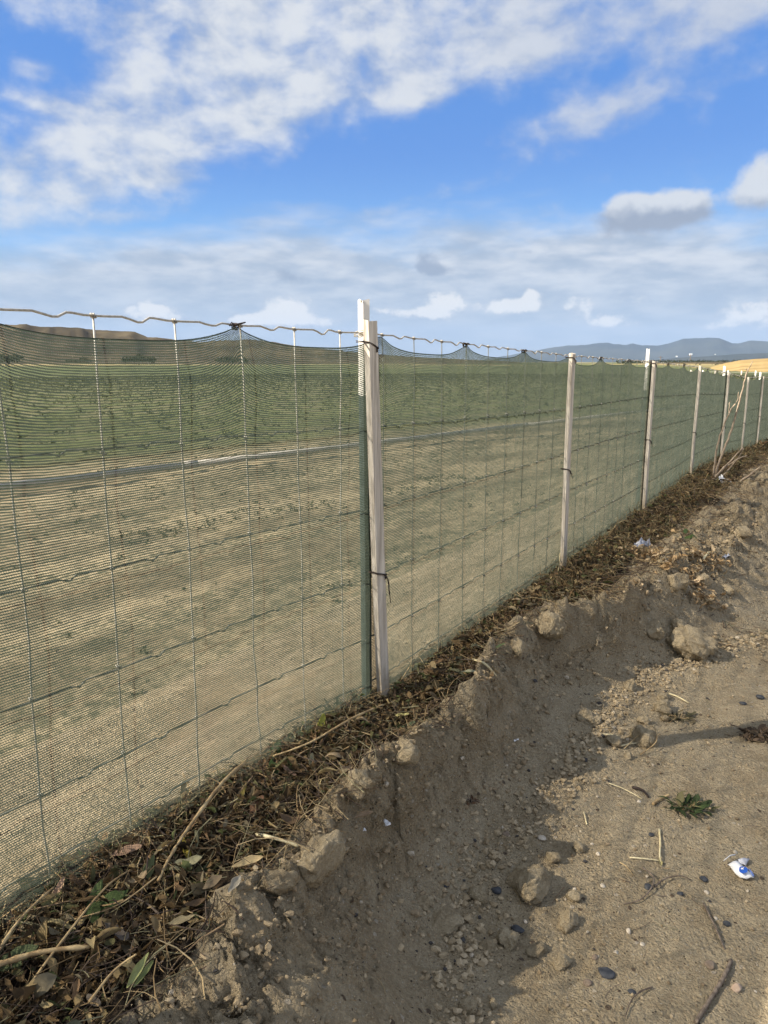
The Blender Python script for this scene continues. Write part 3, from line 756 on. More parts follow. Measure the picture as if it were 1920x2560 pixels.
for di, dr in enumerate(DROPS[1:]):
    pts = []
    for a, b in zip(stays[:-1], stays[1:]):
        L = b-a; rr = random.Random(int(a*1000)+di)
        for f, dz in ((0, 0), (.4, .001), (.52, -.004), (.6, .003)):
            s = a+f*L; zz = float(ztop(s))-dr*(float(ztop(s))-float(np.interp(s, BERM[:,0], BERM[:,1])))/.868+dz+.006*math.sin(s*1.7+di)
            pts.append(W(s, wire_t(s)+.001*math.sin(s*3.3+di*2), zz))
    V, Fc = tube(pts, .00145, 5); mesh_obj('line_wire', local(V), Fc, M_wire_shade, fence)
def hscale(s): return (float(ztop(s))-float(np.interp(s, BERM[:,0], BERM[:,1])))/.868
hel = []
for q_ in range(13):
    th = q_*math.pi/3; off = (q_-6)*.00055
    hel.append(Vector((DX*off+NX*math.cos(th)*.0024, DY*off+NY*math.cos(th)*.0024, math.sin(th)*.0024)))
V, Fc = tube(hel, .0010, 4)
knot_mesh = bpy.data.meshes.new('wire_knot'); knot_mesh.from_pydata([tuple(v) for v in V], [], Fc); knot_mesh.materials.append(M_wire)
knot_mesh.polygons.foreach_set('use_smooth', [True]*len(knot_mesh.polygons))
for si, s in enumerate(stays):
    if s > 20: break
    rr = random.Random(si+5); pts = []; zt = float(ztop(s)); k = hscale(s)
    last = 0
    lv = [0]
    ds = 0.
    for di, dr in enumerate(DROPS):
        if di: 
            mid = (DROPS[di-1]+dr)/2
            pts.append(W(s+ds+rr.uniform(-.003, .003), wire_t(s)+rr.uniform(0, .003), zt-mid*k))
            ds += rr.uniform(-.0045, .0045)
        pts.append(W(s+ds, wire_t(s)+.0015, zt-dr*k))
    pts[0] = W(s, wire_t(s), zt)
    pts.append(W(s+ds, wire_t(s), zt-.88*k))
    V, Fc = tube(pts, .00150 if s < 2 else .00125, 5); mesh_obj('stay_wire', local(V), Fc, M_wire if s < 2 else M_wire_shade, fence)
    # knots where the stay is wrapped round each line wire
    if .6 < s < 7.2:
        for di in range(5):
            c = pts[0] if di == 0 else pts[2*di]
            kk = bpy.data.objects.new('wire_knot', knot_mesh); kk.location = c-FL; link(kk, fence)
            kk.scale = (1.3,)*3 if di == 0 else (1.2,)*3

# netting sheet: hangs from the clips, sags between them
ss_ = np.concatenate([np.arange(S0, 9, .0085), np.arange(9, S1, .03)])
vv = np.concatenate([np.linspace(0, .12, 26), np.linspace(.128, .95, 78)])
Sn, Vn = np.meshgrid(ss_, vv, indexing='ij')
cl = np.array(clips); idx = np.clip(np.searchsorted(cl, Sn)-1, 0, len(cl)-2)
fr = np.clip((Sn-cl[idx])/(cl[idx+1]-cl[idx]), 0, 1)
sagamp = .022+.012*vn(idx*1.0, idx*0., 4)
e = np.minimum(fr, 1-fr)*2                       # 0 at clip, 1 mid-span
sag = sagamp*(1-(1-e)**3.2)
gather = (1-e)**7
comp = gather*np.where(Vn < .06, -.62*Vn, -.62*.06*np.exp(-(Vn-.06)/.05))     # rows bunch up at the clips
zt = ztop(Sn)
hs = (zt-np.interp(Sn, BERM[:,0], BERM[:,1]))/.868
zN = zt-.002-sag*np.exp(-Vn/.13)*1.0-Vn*hs-comp*0-gather*0
zN = zt-.003-sag*np.exp(-(Vn/.16)**1.3)-.028*(1-np.exp(-(Vn/.16)**1.3))-(Vn+comp)*hs*(1-.03)
zN = zN+.004*fbm(Sn*3, Vn*6, 91, 3)*sst(Vn, 0., .15)
bul = .0015+(.0015+.009*(1-sst(Sn, 1.6, 2.2)))*(.5+.5*fbm(Sn*3.3, Vn*4, 92, 3))*sst(Vn, .0, .08)+.0012*fbm(Sn*26, Vn*8, 93, 3)
bul = bul+.004*gather*np.exp(-Vn/.2)+.0022*np.sin(Sn*60+2*fbm(Sn*4,Vn*5,95,2))*gather**.3*np.exp(-Vn/.09)
stakes_s = np.array([sp(n) for n in range(-1, 23)])
for s in stakes_s: bul = bul*(1-np.exp(-((Sn-s)/.03)**2))+.0035*np.exp(-((Sn-s)/.03)**2)
xn, yn = st2w(Sn, bul-.004)
ns, nt = Sn.shape
i, j = np.meshgrid(np.arange(ns-1), np.arange(nt-1), indexing='ij')
fc = np.stack([i*nt+j, (i+1)*nt+j, (i+1)*nt+j+1, i*nt+j+1], -1).reshape(-1, 4)
V = np.stack([xn, yn, zN], -1).reshape(-1, 3)-np.array(FL)
mesh_obj('netting', V, fc, M_net, fence, uvs=np.stack([Sn, Vn], -1).reshape(-1, 2))
# hem cord along the top edge
pts = [Vector(p) for p in (np.stack([xn[:,0], yn[:,0], zN[:,0]], -1)-np.array(FL))]
M_hem = simple('dark_green_cord', (.012,.022,.017), (.03,.05,.04), 200, .8, .0003)
V, Fc = tube(pts[::2], .0006, 4); mesh_obj('hem_cord', V, Fc, M_hem, fence)
# cross threads of the knit: upright filaments with real depth, so that the net closes up when seen along it
FS = []; s_ = .2
while s_ < 24:
    FS.append(s_); s_ += .0034 if s_ < 2.8 else (.0068 if s_ < 9 else .02)
FS = np.array(FS); FV = np.linspace(.0, .95, 26); fdep = np.where(FS < 2.8, .00060, np.where(FS < 9, .00125, .004))
ii = np.clip(np.searchsorted(ss_, FS), 1, len(ss_)-1); jj = np.clip(np.searchsorted(vv, FV), 0, len(vv)-1)
Zf = zN[np.ix_(ii, jj)]; Bf = bul[np.ix_(ii, jj)]-.004
x0, y0 = st2w(FS[:, None]+0*Bf, Bf-fdep[:, None]*.1); x1, y1 = st2w(FS[:, None]+0*Bf, Bf-fdep[:, None]*1.1)
V = np.stack([np.stack([x0, y0, Zf], -1), np.stack([x1, y1, Zf], -1)], 2)-np.array(FL)
nf, nv = len(FS), len(FV)
i, j = np.meshgrid(np.arange(nf), np.arange(nv-1), indexing='ij'); a = (i*nv+j)*2
fc = np.stack([a, a+1, a+3, a+2], -1).reshape(-1, 4)
o = mesh_obj('cross_threads', V.reshape(-1, 3), fc, M_thread, fence, smooth=False); o['kind'] = 'stuff'

# clips
for c in clips:
    if not (S0+.2 < c < 14): continue
    if min(abs(c-s) for s in stakes_s) < .02: continue
    z = float(ztop(c)); rr = random.Random(int(c*100)); mb = MB()
    base = W(c, -.004, z-.001)
    ring = []
    for q_ in range(3):
        ph = rr.uniform(0, 6)
        for a in range(9):
            th = a*2*math.pi/8+ph; off = (q_-1)*.0035+rr.uniform(-.0008, .0008)
            ring.append(base+Vector((DX*off+NX*math.cos(th)*.0045, DY*off+NY*math.cos(th)*.0045, -.002+math.sin(th)*.0055)))
    for sgn in (1, -1):
        ring += ([base, base+Vector((DX*.012*sgn+NX*.004, DY*.012*sgn+NY*.004, rr.uniform(.001, .005))), base+Vector((DX*.020*sgn+NX*.006, DY*.020*sgn+NY*.006, rr.uniform(-.002, .008)))])[::sgn]
    mb.add(tube(ring, .0011, 4))
    mesh_obj('tie_clip', local(mb.V), mb.F, M_tie, fence)

# wooden laths (in front of the netting)
def lath(n, top_dz, lean_s=0., lean_t=0., wd=.0365, th=.015, buried=.12, seed=0):
    s = sp(n); rr = random.Random(seed); zt = float(ztop(s))+top_dz; zb = float(terrain(s, .02)[0])-buried
    V = []; N_ = 26
    for i in range(N_+1):
        f = i/N_; z = zb+(zt-zb)*f
        cs = s+lean_s*f; ct = .0150+lean_t*f+.0015*math.sin(f*5+seed)
        w2 = wd/2*(1+.03*math.sin(f*9+seed)); t2 = th/2
        tw = .04*math.sin(f*2+seed)
        # lath section with slightly chamfered edges
        sec = [(-w2,-t2+.001),(-w2+.001,-t2),(w2-.001,-t2),(w2,-t2+.001),(w2,t2-.001),(w2-.001,t2),(-w2+.001,t2),(-w2,t2-.001)]
        for kx, (a, b) in enumerate(sec):
            zz = z+(rr.uniform(-.0035, .0035) if i == N_ else 0)
            a2 = a*math.cos(tw)-b*math.sin(tw)+rr.uniform(-.0002,.0002); b2 = a*math.sin(tw)+b*math.cos(tw)
            V.append(W(cs+a2, ct+b2, zz))
    Fc = []
    for i in range(N_):
        for k in range(8): Fc.append((i*8+k, i*8+(k+1)%8, (i+1)*8+(k+1)%8, (i+1)*8+k))
    Fc.append(tuple(range(8))[::-1])
    top = len(V); c = sum((Vector(v) for v in V[-8:]), Vector())/8; V.append(c+Vector((0,0,-.002)))
    for k in range(8): Fc.append((N_*8+k, N_*8+(k+1)%8, top))
    base = W(s, .015, zb)
    o = mesh_obj('wooden_stake', [tuple(Vector(v)-base) for v in V], Fc, M_wood, fence, smooth=False)
    o.location = base-FL
    return o, base, zb, zt, lean_s, lean_t
def tie(par, base, s, z, t0=.015, tail=0., seed=0, wd=.0365, th=.015):
    """dark wire wrapped round a lath with a twisted knot"""
    rr = random.Random(seed); mb = MB()
    w2 = wd/2+.0012; t2 = th/2+.0014
    path = []
    for q_ in range(2):
        dz = q_*.0022
        loop = [(-w2-.004,-t2-.012,.004),(-w2,-t2*.2,.003),(-w2,t2,.002),(-w2*.3,t2+.0004,-.002),(w2*.5,t2+.0006,-.007),(w2,t2,-.009),(w2+.001,-t2,-.010),(w2+.012,-t2-.004,-.006)]
        path += [W(s+a, t0+b, z+c+dz+rr.uniform(-.0006,.0006)) for a, b, c in (loop if q_ == 0 else loop[::-1])]
    tw = []
    for q_ in range(14):
        th_ = q_*1.4; tw.append(W(s+w2*.55+.0022*math.cos(th_), t0+t2+.002+.0018*math.sin(th_), z-.006-q_*.0009))
    path = path[:11]+tw+path[11:]
    if tail:
        for q_ in range(2):
            tl = [W(s+w2*.6, t0+t2+.002, z-.008), W(s+w2*.95, t0+t2+.006, z-.02-.01*q_)]
            for k in range(1, 6): tl.append(W(s+w2*(1.0+.12*k*(1-.6*q_))+rr.uniform(-.0015,.0015), t0+t2+.004, z-.02-tail*k/5.*(1-.35*q_)))
            path += tl if q_ == 0 else []
            path = tl[::-1]+path if q_ == 1 else path
    mb.add(tube(path, .0010, 5))
    mesh_obj('wire_tie', [tuple(Vector(v)-base) for v in mb.V], mb.F, M_tie, par)
def steel_post(n, top_dz, ds=0., t0=-.0215, buried=.2):
    s = sp(n)+ds; rr = random.Random(n+50); zt = float(ztop(s))+top_dz; zb = float(terrain(s, -.03)[0])-buried
    # bent channel section, open towards the path: points (along fence a, outward b)
    mid = [(-.019,.010),(-.0175,.002),(-.013,-.003),(.005,-.004),(.011,-.001),(.0170,.011)]
    view = math.atan2(NX, NY)
    outl = []; th = .0030
    P2 = [Vector((a, b)) for a, b in mid]; L = []; Rr = []
    for i, p in enumerate(P2):
        d = (P2[min(i+1, 5)]-P2[max(i-1, 0)]).normalized(); nn = Vector((-d.y, d.x))
        L.append(p+nn*th/2); Rr.append(p-nn*th/2)
    sec = L+Rr[::-1]; m = len(sec); ca, sa = math.cos(R(14)), math.sin(R(14))
    sec = [Vector((p.x*ca+p.y*sa, -p.x*sa+p.y*ca)) for p in sec]
    N_ = 30; V = []
    for i in range(N_+1):
        f = i/N_; z = zb+(zt-zb)*f
        if i == N_-1: z = zt-.012
        elif i == N_-2: z = zt-.205
        elif i < N_-2: z = zb+(zt-.205-zb)*i/(N_-2)
        for kx, p in enumerate(sec):
            zz = z+((rr.uniform(-.003,.003)-(.006 if kx in (0, 11) else 0)) if i == N_ else 0)
            V.append(W(s+p.x-.006*f, t0+p.y, zz))
    Fc = []
    for i in range(N_):
        for k in range(m): Fc.append((i*m+k, (i+1)*m+k, (i+1)*m+(k+1)%m, i*m+(k+1)%m))
    for k in range(5):   # end caps
        a, b, c, d = k, k+1, m-2-k, m-1-k
        Fc.append((N_*m+a, N_*m+b, N_*m+c, N_*m+d)); Fc.append((d, c, b, a))
    base = W(s, t0, zb)
    VL = [tuple(Vector(v)-base) for v in V]
    body = [f for f in Fc if max(f) < (N_-1)*m]; tip = [f for f in Fc if min(f) >= (N_-2)*m]
    o = mesh_obj('steel_post', VL[:(N_-1)*m], body, M_greensteel, fence, smooth=False)
    k0 = (N_-2)*m
    mesh_obj('white_tip', VL[k0:], [tuple(i-k0 for i in f) for f in tip], M_paint, o, smooth=False)
    o.location = base-FL; return o, base, s, t0
LTOP = {0:.008,1:.004,2:-.002,3:.004,4:.004,5:.004,6:.002,7:.004}
for n in range(-1, 21):
    rr = random.Random(n*3+1)
    if n == 0: o, base, zb, zt, ls, lt = lath(0, .026, -.060, -.004, seed=3)
    else: o, base, zb, zt, ls, lt = lath(n, .004+rr.uniform(-.004, .006) + (.004 if n == 1 else 0), rr.uniform(-.012,.012), 0, wd=.033, seed=n)
    s = sp(n); f = lambda z: (z-zb)/(zt-zb)
    if n == 0:
        z = float(ztop(s))-.022; tie(o, base, s+ls*f(z), z, .015+lt*f(z), 0, 1)
        z = CZ-.43*1.0; z = CZ-1.66*math.tan(math.atan(150/F)+PITCH); tie(o, base, s+ls*f(z), z, .015+lt*f(z), .060, 2)
    elif n in (1, 2):
        z = float(ztop(s))-.012; tie(o, base, s+ls*f(z), z, .015, 0, n*5, wd=.033)
        z = float(ztop(s))-.44+.02*n; tie(o, base, s+ls*f(z), z, .015, .018, n*5+1, wd=.033)
    elif n < 9:
        z = float(ztop(s))-.43; tie(o, base, s+ls*f(z), z, .015, 0, n*5+1, wd=.033)
for n in range(-2, 21, 2):
    o, base, s, t0 = steel_post(n, {0:.072, 2:.062, 4:.05, 6:.05}.get(n, .05), ds=(-.034 if n == 0 else -.006))
    # a few turns of pale wire fixing the fence to the post
    mb = MB(); zt = float(ztop(s)); ring = []
    for q_ in range(3):
        for a in range(13):
            th = a*2*math.pi/12; ring.append(W(s-.004+.0245*math.cos(th), t0+.004+.0215*math.sin(th), zt-.004+(q_+a/12)*.0036+.004*math.sin(th)))
    mb.add(tube(ring, .0011, 4))
    mesh_obj('wire_wrap', [tuple(Vector(v)-base) for v in mb.V], mb.F, M_wire, o)

# second stretch of the same kind of fence far off on the right, running across
def far_fence():
    a = Vector((*st2w(30, 0), 0)); D_ = 62.
    az0, az1 = azel(1700, 905)[0], azel(2300, 905)[0]
    A = Vector((D_*math.sin(az0), D_*math.cos(az0), 0)); B = Vector((D_*math.sin(az1)*.8, D_*math.cos(az1)*.8, 0))
    root = empty('cross_fence', (A.x, A.y, 0)); tag(root, 'pale green netted fence running across below the golden hill', 'fence')
    zt = CZ+D_*math.tan(azel(1850, 929)[1]); zb = zt-1.25
    nn = 60; V = []; uv = []
    for i in range(nn+1):
        p = A.lerp(B, i/nn)-A
        for k, z in enumerate((zb, zt-.02-.06*abs(math.sin(i*math.pi/4)))): V.append((p.x, p.y, z)); uv.append(((B-A).length*i/nn, k*1.2))
    mesh_obj('netting', V, [(2*i, 2*i+2, 2*i+3, 2*i+1) for i in range(nn)], M_net, root, uvs=uv)
    for i in range(0, nn+1, 4):
        p = A.lerp(B, i/nn)-A; mb = MB(); mb.add(tube([(p.x, p.y-.05, zb-.5), (p.x, p.y-.05, zt+.12)], .05, 6)); mb.build('post', M_paint if i % 8 == 0 else M_wood, root)
    mb = MB(); mb.add(tube([tuple(A.lerp(B, i/nn)-A+Vector((0,0,zt))) for i in range(nn+1)], .012, 4)); mb.build('top_wire', M_wire, root)
far_fence()

# ------------------------------------------------------------------ loose things on the ground
ico = {}
for sub in (1, 2, 3, 4, 5):
    bm = bmesh.new(); bmesh.ops.create_icosphere(bm, subdivisions=sub, radius=1.)
    bm.verts.ensure_lookup_table()
    ico[sub] = (np.array([v.co[:] for v in bm.verts]), np.array([[v.index for v in f.verts] for f in bm.faces])); bm.free()
def n3(P_, seed, f):
    return (fbm(P_[:,0]*f+seed, P_[:,1]*f+P_[:,2]*f*.7, seed, 4)+fbm(P_[:,1]*f-seed, P_[:,2]*f+P_[:,0]*f*.6, seed+7, 4))*.5
def rock_mesh(r_, sub, seed, squash=.75, rough=.35, angular=0.):
    V, Fc = ico[sub]; rr = np.random.default_rng(seed)
    P_ = V.copy()
    for k in range(int(angular)):
        d = rr.normal(size=3); d /= np.linalg.norm(d); lim = rr.uniform(.55, .8)
        over = np.clip(P_@d-lim, 0, None); P_ = P_-over[:, None]*d*.9
    nn = n3(P_, seed % 97+1, 1.3)
    P_ = P_*(1+rough*nn[:, None]*1.2+rough*.30*n3(P_, seed % 89+3, 4.5)[:, None])
    if rough > .25:
        d1, d2, hh = worley(P_[:,0]*2.6+P_[:,2], P_[:,1]*2.6-P_[:,2], seed)
        P_ = P_*(1+.16*(np.clip(1-d1, 0, 1)*hh)[:, None])
        e1, e2, eh = worley(P_[:,0]*6.5+P_[:,2]*3, P_[:,1]*6.5-P_[:,2]*3, seed+1)
        P_ = P_*(1+.075*(np.clip(1-e1*1.2, 0, 1)*eh)[:, None]+.05*n3(P_, seed % 83+5, 11.)[:, None])
    P_ = P_*np.array([1, rr.uniform(.75, 1.), squash])*r_
    return P_, Fc
def rock(name, px, py, wpx, mat, label, cat, group=None, sub=3, squash=.75, rough=.35, seed=0, sink=.35, angular=0, smooth=True):
    p = at(px, py+wpx*.15); r_ = wpx*mpp(p)/2
    V, Fc = rock_mesh(r_, sub, seed, squash, rough, angular)
    o = mesh_obj(name, V, Fc, mat, smooth=smooth); o.location = p+Vector((0, 0, r_*squash*(1-sink)-.002)); o.rotation_euler = (0, 0, seed*1.3)
    return tag(o, label, cat, group)
big = [
 (793,2150,112,'large crumbly clod of soil on the edge of the bank beside the leaf litter',.9,.45),
 (694,2212,74,'rounded crumbly clod just left of the largest clod on the bank edge',.9,.4),
 (1325,2212,96,'wedge shaped clod with a dark shadow at the foot of the bank',.75,.35),
 (1735,1626,90,'big isolated rounded clod on the path, farther up on the right',.85,.25),
 (1100,2298,78,'flat clod half buried low on the shaded bank face',.5,.55),
 (1614,1850,58,'squarish clod lying in the long stake shadow',.8,.25),
 (1535,1857,38,'smooth clod left of the squarish one in the stake shadow',.7,.35),
 (1571,1891,23,'small round clod at the lower edge of the stake shadow',.8,.2),
 (1423,2303,46,'lumpy clod below and right of the wedge shaped clod',.8,.35),
 (1272,2350,48,'clod beside a dark stone at the foot of the bank, lower middle',.8,.35),
 (1217,2366,32,'smaller clod left of the clod with the dark stone',.8,.35),
 (1342,2374,36,'low clod under the lumpy one, lower middle of the path',.6,.4),
 (1408,2410,36,'round clod above the twiggy roots near the bottom of the path',.8,.3),
 (1197,2238,42,'broken clod at the foot of the bank left of the wedge shaped clod',.8,.35),
 (1382,2144,32,'round dark clod above the wedge shaped clod',.85,.25),
 (1434,2243,32,'small rounded clod right of the wedge shaped clod',.8,.3),
 (1445,2120,28,'small clod up the gravel line from the round dark clod',.8,.3),
 (1168,2518,44,'long clod near the bottom edge of the picture, middle',.6,.4),
 (1232,2508,22,'small pale clod right of the long clod near the bottom edge',.8,.3),
 (1468,1796,44,'large clod of a touching pair on the far bank slope',.8,.35),
 (1489,1803,30,'smaller clod of the touching pair on the far bank slope',.8,.35),
 (1654,1771,42,'rounded clod among dry stems where the bank meets the path',.8,.3),
 (1609,1803,30,'clod below the dry stems, above the stake shadow',.8,.3),
 (1663,1798,21,'small clod right of the dry stems, above the stake shadow',.8,.3),
 (1573,1718,30,'upright pale clod on the bank slope',1.,.3),
 (1690,1582,38,'clod just above left of the big isolated clod',.8,.35),
 (1660,1740,34,'flattish clod up the path side of the dry stems',.6,.4),
 (1640,1530,50,'clod on the outer end of the bank lobe',.8,.45),
 (1760,1450,40,'crumbly clod below the pile of pale husks',.7,.4),
 (1820,1470,34,'clod on the path side of the pale husks',.7,.35),
 (1690,1480,56,'rough clod at the lower end of the pale husks',.8,.4),
 (1855,1350,40,'clod on the upper path near the right edge',.6,.4),
 (900,2000,64,'crumbly lump sitting on the bank edge right of the leaf litter',.9,.5),
 (1010,1880,60,'lump of crust standing on the bank edge, below the main stake',.9,.5),
 (1060,2250,40,'small slumped clod on the shaded bank face',.6,.5),
 (1370,1560,74,'broad crumbly lump on the crest of the far bank lobe',.8,.55),
 (1290,1620,60,'crumbly lump on the crest left of the far bank lobe',.85,.55),
]
for k, (px, py, wp, lab, sq, sink) in enumerate(big):
    rock('clod', px, py, wp, M_clod, lab, 'clod', 'clods of soil on the bank and path', 5 if wp > 60 else (4 if wp > 26 else 3), sq, .50, k*7+3, sink+.12, 5)
st = [
 (1513,2425,42,M_stone_dark,'largest flat blue black stone on the path near the bottom',.25,2),
 (1296,2322,30,M_stone_dark,'dark stone tucked against a clod at the foot of the bank',.5,2),
 (1816,2309,17,M_stone_dark,'small black stone right of the grey twig',.6,2),
 (1759,2197,17,M_stone_dark,'small black stone left of the plastic wrapper',.6,1),
 (1700,2232,16,M_stone_dark,'black angular stone below the curved root',.6,1),
 (1766,2230,14,M_stone_pale,'grey white stone under the black stone left of the wrapper',.6,1),
 (1240,2225,26,M_stone_dark,'blackish stone in the rubble at the foot of the bank',.5,2),
 (1116,2212,16,M_stone_dark,'dark stone on the shaded bank face',.5,1),
 (1628,2085,14,M_stone_dark,'dark stone above the forked straw',.5,1),
 (1620,2217,20,M_stone_dark,'dark brown stone in the loop of the curved root',.6,1),
 (1572,2328,18,M_stone_pale,'white round pebble in the middle of the lower path',.8,1),
 (1606,2360,13,M_stone_pale,'small white pebble below right of the round white pebble',.7,1),
 (1313,2303,14,M_stone_pale,'square white pebble right of the wedge shaped clod',.7,1),
 (1437,2222,13,M_stone_pale,'bright white chip beside a small rounded clod',.7,1),
 (1597,2002,15,M_stone_pale,'white shell like pebble near the dark twig scrap',.5,1),
 (1355,2092,24,M_stone_pale,'largest white shell fragment in the gravel at the foot of the bank',.35,0),
 (1507,2214,15,M_stone_pale,'pale pebble left of the curved root',.7,1),
 (1843,2472,22,M_pinkst,'pinkish stone right of the thick grey stick',.8,1),
 (1888,2478,10,M_stone_pale,'small white chip at the lower right corner',.7,1),
 (1540,2380,14,M_stone_pale,'yellowish pebble above the blue black stone',.7,1),
 (1486,2392,15,M_stone_brown,'brown pebble left of the blue black stone',.7,1),
 (1775,2412,22,M_stone_brown,'dark brown stone at the head of the thick grey stick',.6,2),
 (1788,2295,12,M_stone_pale,'pale chip beside the grey twig',.7,1),
 (1838,2130,13,M_stone_pale,'yellow white pebble above the wrapper',.7,1),
 (1480,2110,12,M_stone_pale,'white pebble between the gravel line and the path',.7,1),
 (1496,2134,14,M_stone_pale,'pale pebble above the forked straw, left side',.7,1),
 (1735,1395*1.2,10,M_stone_pale,'white chip below the big isolated clod',.7,1),
 (1266,2082,20,M_stone_brown,'round grey brown pebble on the shaded bank face',.4,1),
 (1900,1742,18,M_stone_dark,'black stone near the right edge of the path',.5,1),
 (1858,1758,16,M_stone_dark,'small dark stone beside the right edge, above the stake shadow',.5,1),
 (1470,2457,20,M_stone_brown,'greenish brown stone left below the blue black stone',.6,1),
 (1580,2478,18,M_stone_dark,'grey stone between the two curved sticks at the bottom',.5,1),
]
for k, (px, py, wp, mt, lab, sq, ang) in enumerate(st):
    wp *= .8 if mt is M_stone_pale else 1
    rock('stone', px, py, wp, mt, lab, 'stone', 'stones on the path', 3, sq, .16, k*5+2, .25, ang*3)

# ---- gravel and crumbs: far too many to count
def crumbs(name, S, T, size, c1, c2, label, cat, sub=1, seed=0, pale=.03, dark=.04):
    r = np.random.default_rng(seed); base, Fc = ico[sub]; n = len(S)
    h = terrain(S, T)[0]; x, y = st2w(S, T)
    rot = r.uniform(0, 6.28, n); nb = len(base)
    P_ = base[None]*(1+r.uniform(-.45, .35, (n, nb, 1)))*np.stack([np.ones(n), r.uniform(.6, 1, n), r.uniform(.45, .85, n)], -1)[:, None, :]*size[:, None, None]
    c, s_ = np.cos(rot)[:, None], np.sin(rot)[:, None]
    X = P_[:, :, 0]*c-P_[:, :, 1]*s_+x[:, None]; Y = P_[:, :, 0]*s_+P_[:, :, 1]*c+y[:, None]; Z = P_[:, :, 2]+(h+size*.28)[:, None]
    V = np.stack([X, Y, Z], -1).reshape(-1, 3)
    fc = (Fc[None]+(np.arange(n)*nb)[:, None, None]).reshape(-1, 3)
    k = r.uniform(0, 1, n)[:, None]; col = np.array(c1)*(1-k)+np.array(c2)*k
    u = r.random(n); col[u < pale] = (.50,.43,.33); col[u > 1-dark] = (.075,.07,.068)
    o = mesh_obj(name, V, fc, M_grit, smooth=False, cols=np.repeat(col, nb, 0)); return tag(o, label, cat, kind='stuff')
r = np.random.default_rng(21)
n = 5200
S = .75+3.6*r.random(n)**1.35; lipS = np.interp(S, LIP[:,0], LIP[:,1])+np.interp(S, WID[:,0], WID[:,1])
T = lipS+r.normal(size=n)*.035+.03
crumbs('gravel', S, T, .0015+.0062*r.random(n)**3*(1+.15*S), (.30,.23,.14), (.52,.42,.28), 'crumbled soil and gravel in a line along the foot of the bank', 'gravel', 1, 5, .025, .015)
n = 15000
S = .7+6.0*r.random(n)**1.7; T = .22+1.5*r.random(n)
crumbs('path_grit', S, T, (.0010+.0034*r.random(n)**4)*(1+.22*np.clip(S-1,0,9)), (.24,.18,.11), (.52,.42,.28), 'small stones and grit strewn over the dirt path', 'grit', 1, 6, .06, .05)
n = 3000
S = .7+4.0*r.random(n)**1.4; lipS = np.interp(S, LIP[:,0], LIP[:,1]); T = lipS+r.uniform(-.0, .16, n)
crumbs('bank_crumbs', S, T, (.0015+.0060*r.random(n)**3)*(1+.2*np.clip(S-1,0,9)), (.26,.195,.12), (.48,.38,.245), 'crumbs of broken soil on the face of the bank', 'crumbs', 1, 7, .012, .01)

# ---- leaves
def leaves(P_, L, Wd, yaw, tilt, roll, curl, fold, col, nl=6):
    """vectorised leaf blades: nl x 3 vertices each; returns V, F, cols"""
    n = len(P_); u = np.linspace(0, 1, nl)
    prof = np.sin(np.pi*np.clip(u*.97+.02, 0, 1))**.75
    jag = 1+.34*RNG.uniform(-1, 1, (n, nl))
    cu = curl[:, None]*(u-.5)[None]                         # bend angle along the blade
    du = 1/(nl-1)
    cx = np.cumsum(np.cos(cu), 1)*du; cz = np.cumsum(np.sin(cu), 1)*du
    X = np.zeros((n, nl, 3, 3))
    for k, side in enumerate((-1, 0, 1)):
        wv = Wd[:, None]/2*prof[None]*jag*side
        X[:, :, k, 0] = (cx-.5)*L[:, None]
        X[:, :, k, 1] = wv*np.cos(fold)[:, None]
        X[:, :, k, 2] = (cz-cz.mean(1)[:, None])*L[:, None]+np.abs(wv)*np.sin(fold)[:, None]+(RNG.uniform(-1, 1, (n, nl))*Wd[:, None]*.13 if side else 0)
    X = X.reshape(n, nl*3, 3)
    cr, sr = np.cos(roll), np.sin(roll); ct, st_ = np.cos(tilt), np.sin(tilt); cy, sy = np.cos(yaw), np.sin(yaw)
    x, y, z = X[..., 0], X[..., 1], X[..., 2]
    y, z = y*cr[:, None]-z*sr[:, None], y*sr[:, None]+z*cr[:, None]
    x, z = x*ct[:, None]-z*st_[:, None], x*st_[:, None]+z*ct[:, None]
    x, y = x*cy[:, None]-y*sy[:, None], x*sy[:, None]+y*cy[:, None]
    V = np.stack([x, y, z], -1)+P_[:, None, :]
    fcs = []
    for i in range(nl-1):
        for k in (0, 1): a = i*3+k; fcs.append((a, a+3, a+4, a+1))
    fcs = np.array(fcs); nv = nl*3
    fc = (fcs[None]+(np.arange(n)*nv)[:, None, None]).reshape(-1, 4)
    return V.reshape(-1, 3), fc, np.repeat(col, nv, 0)
PAL = np.array([(.17,.11,.06),(.24,.16,.09),(.10,.066,.040),(.36,.265,.155),(.48,.37,.22),(.17,.16,.085),(.12,.14,.065),(.30,.19,.12),(.23,.19,.14),(.07,.052,.038)])
PW = np.array([.17,.14,.17,.09,.05,.10,.05,.07,.08,.08])
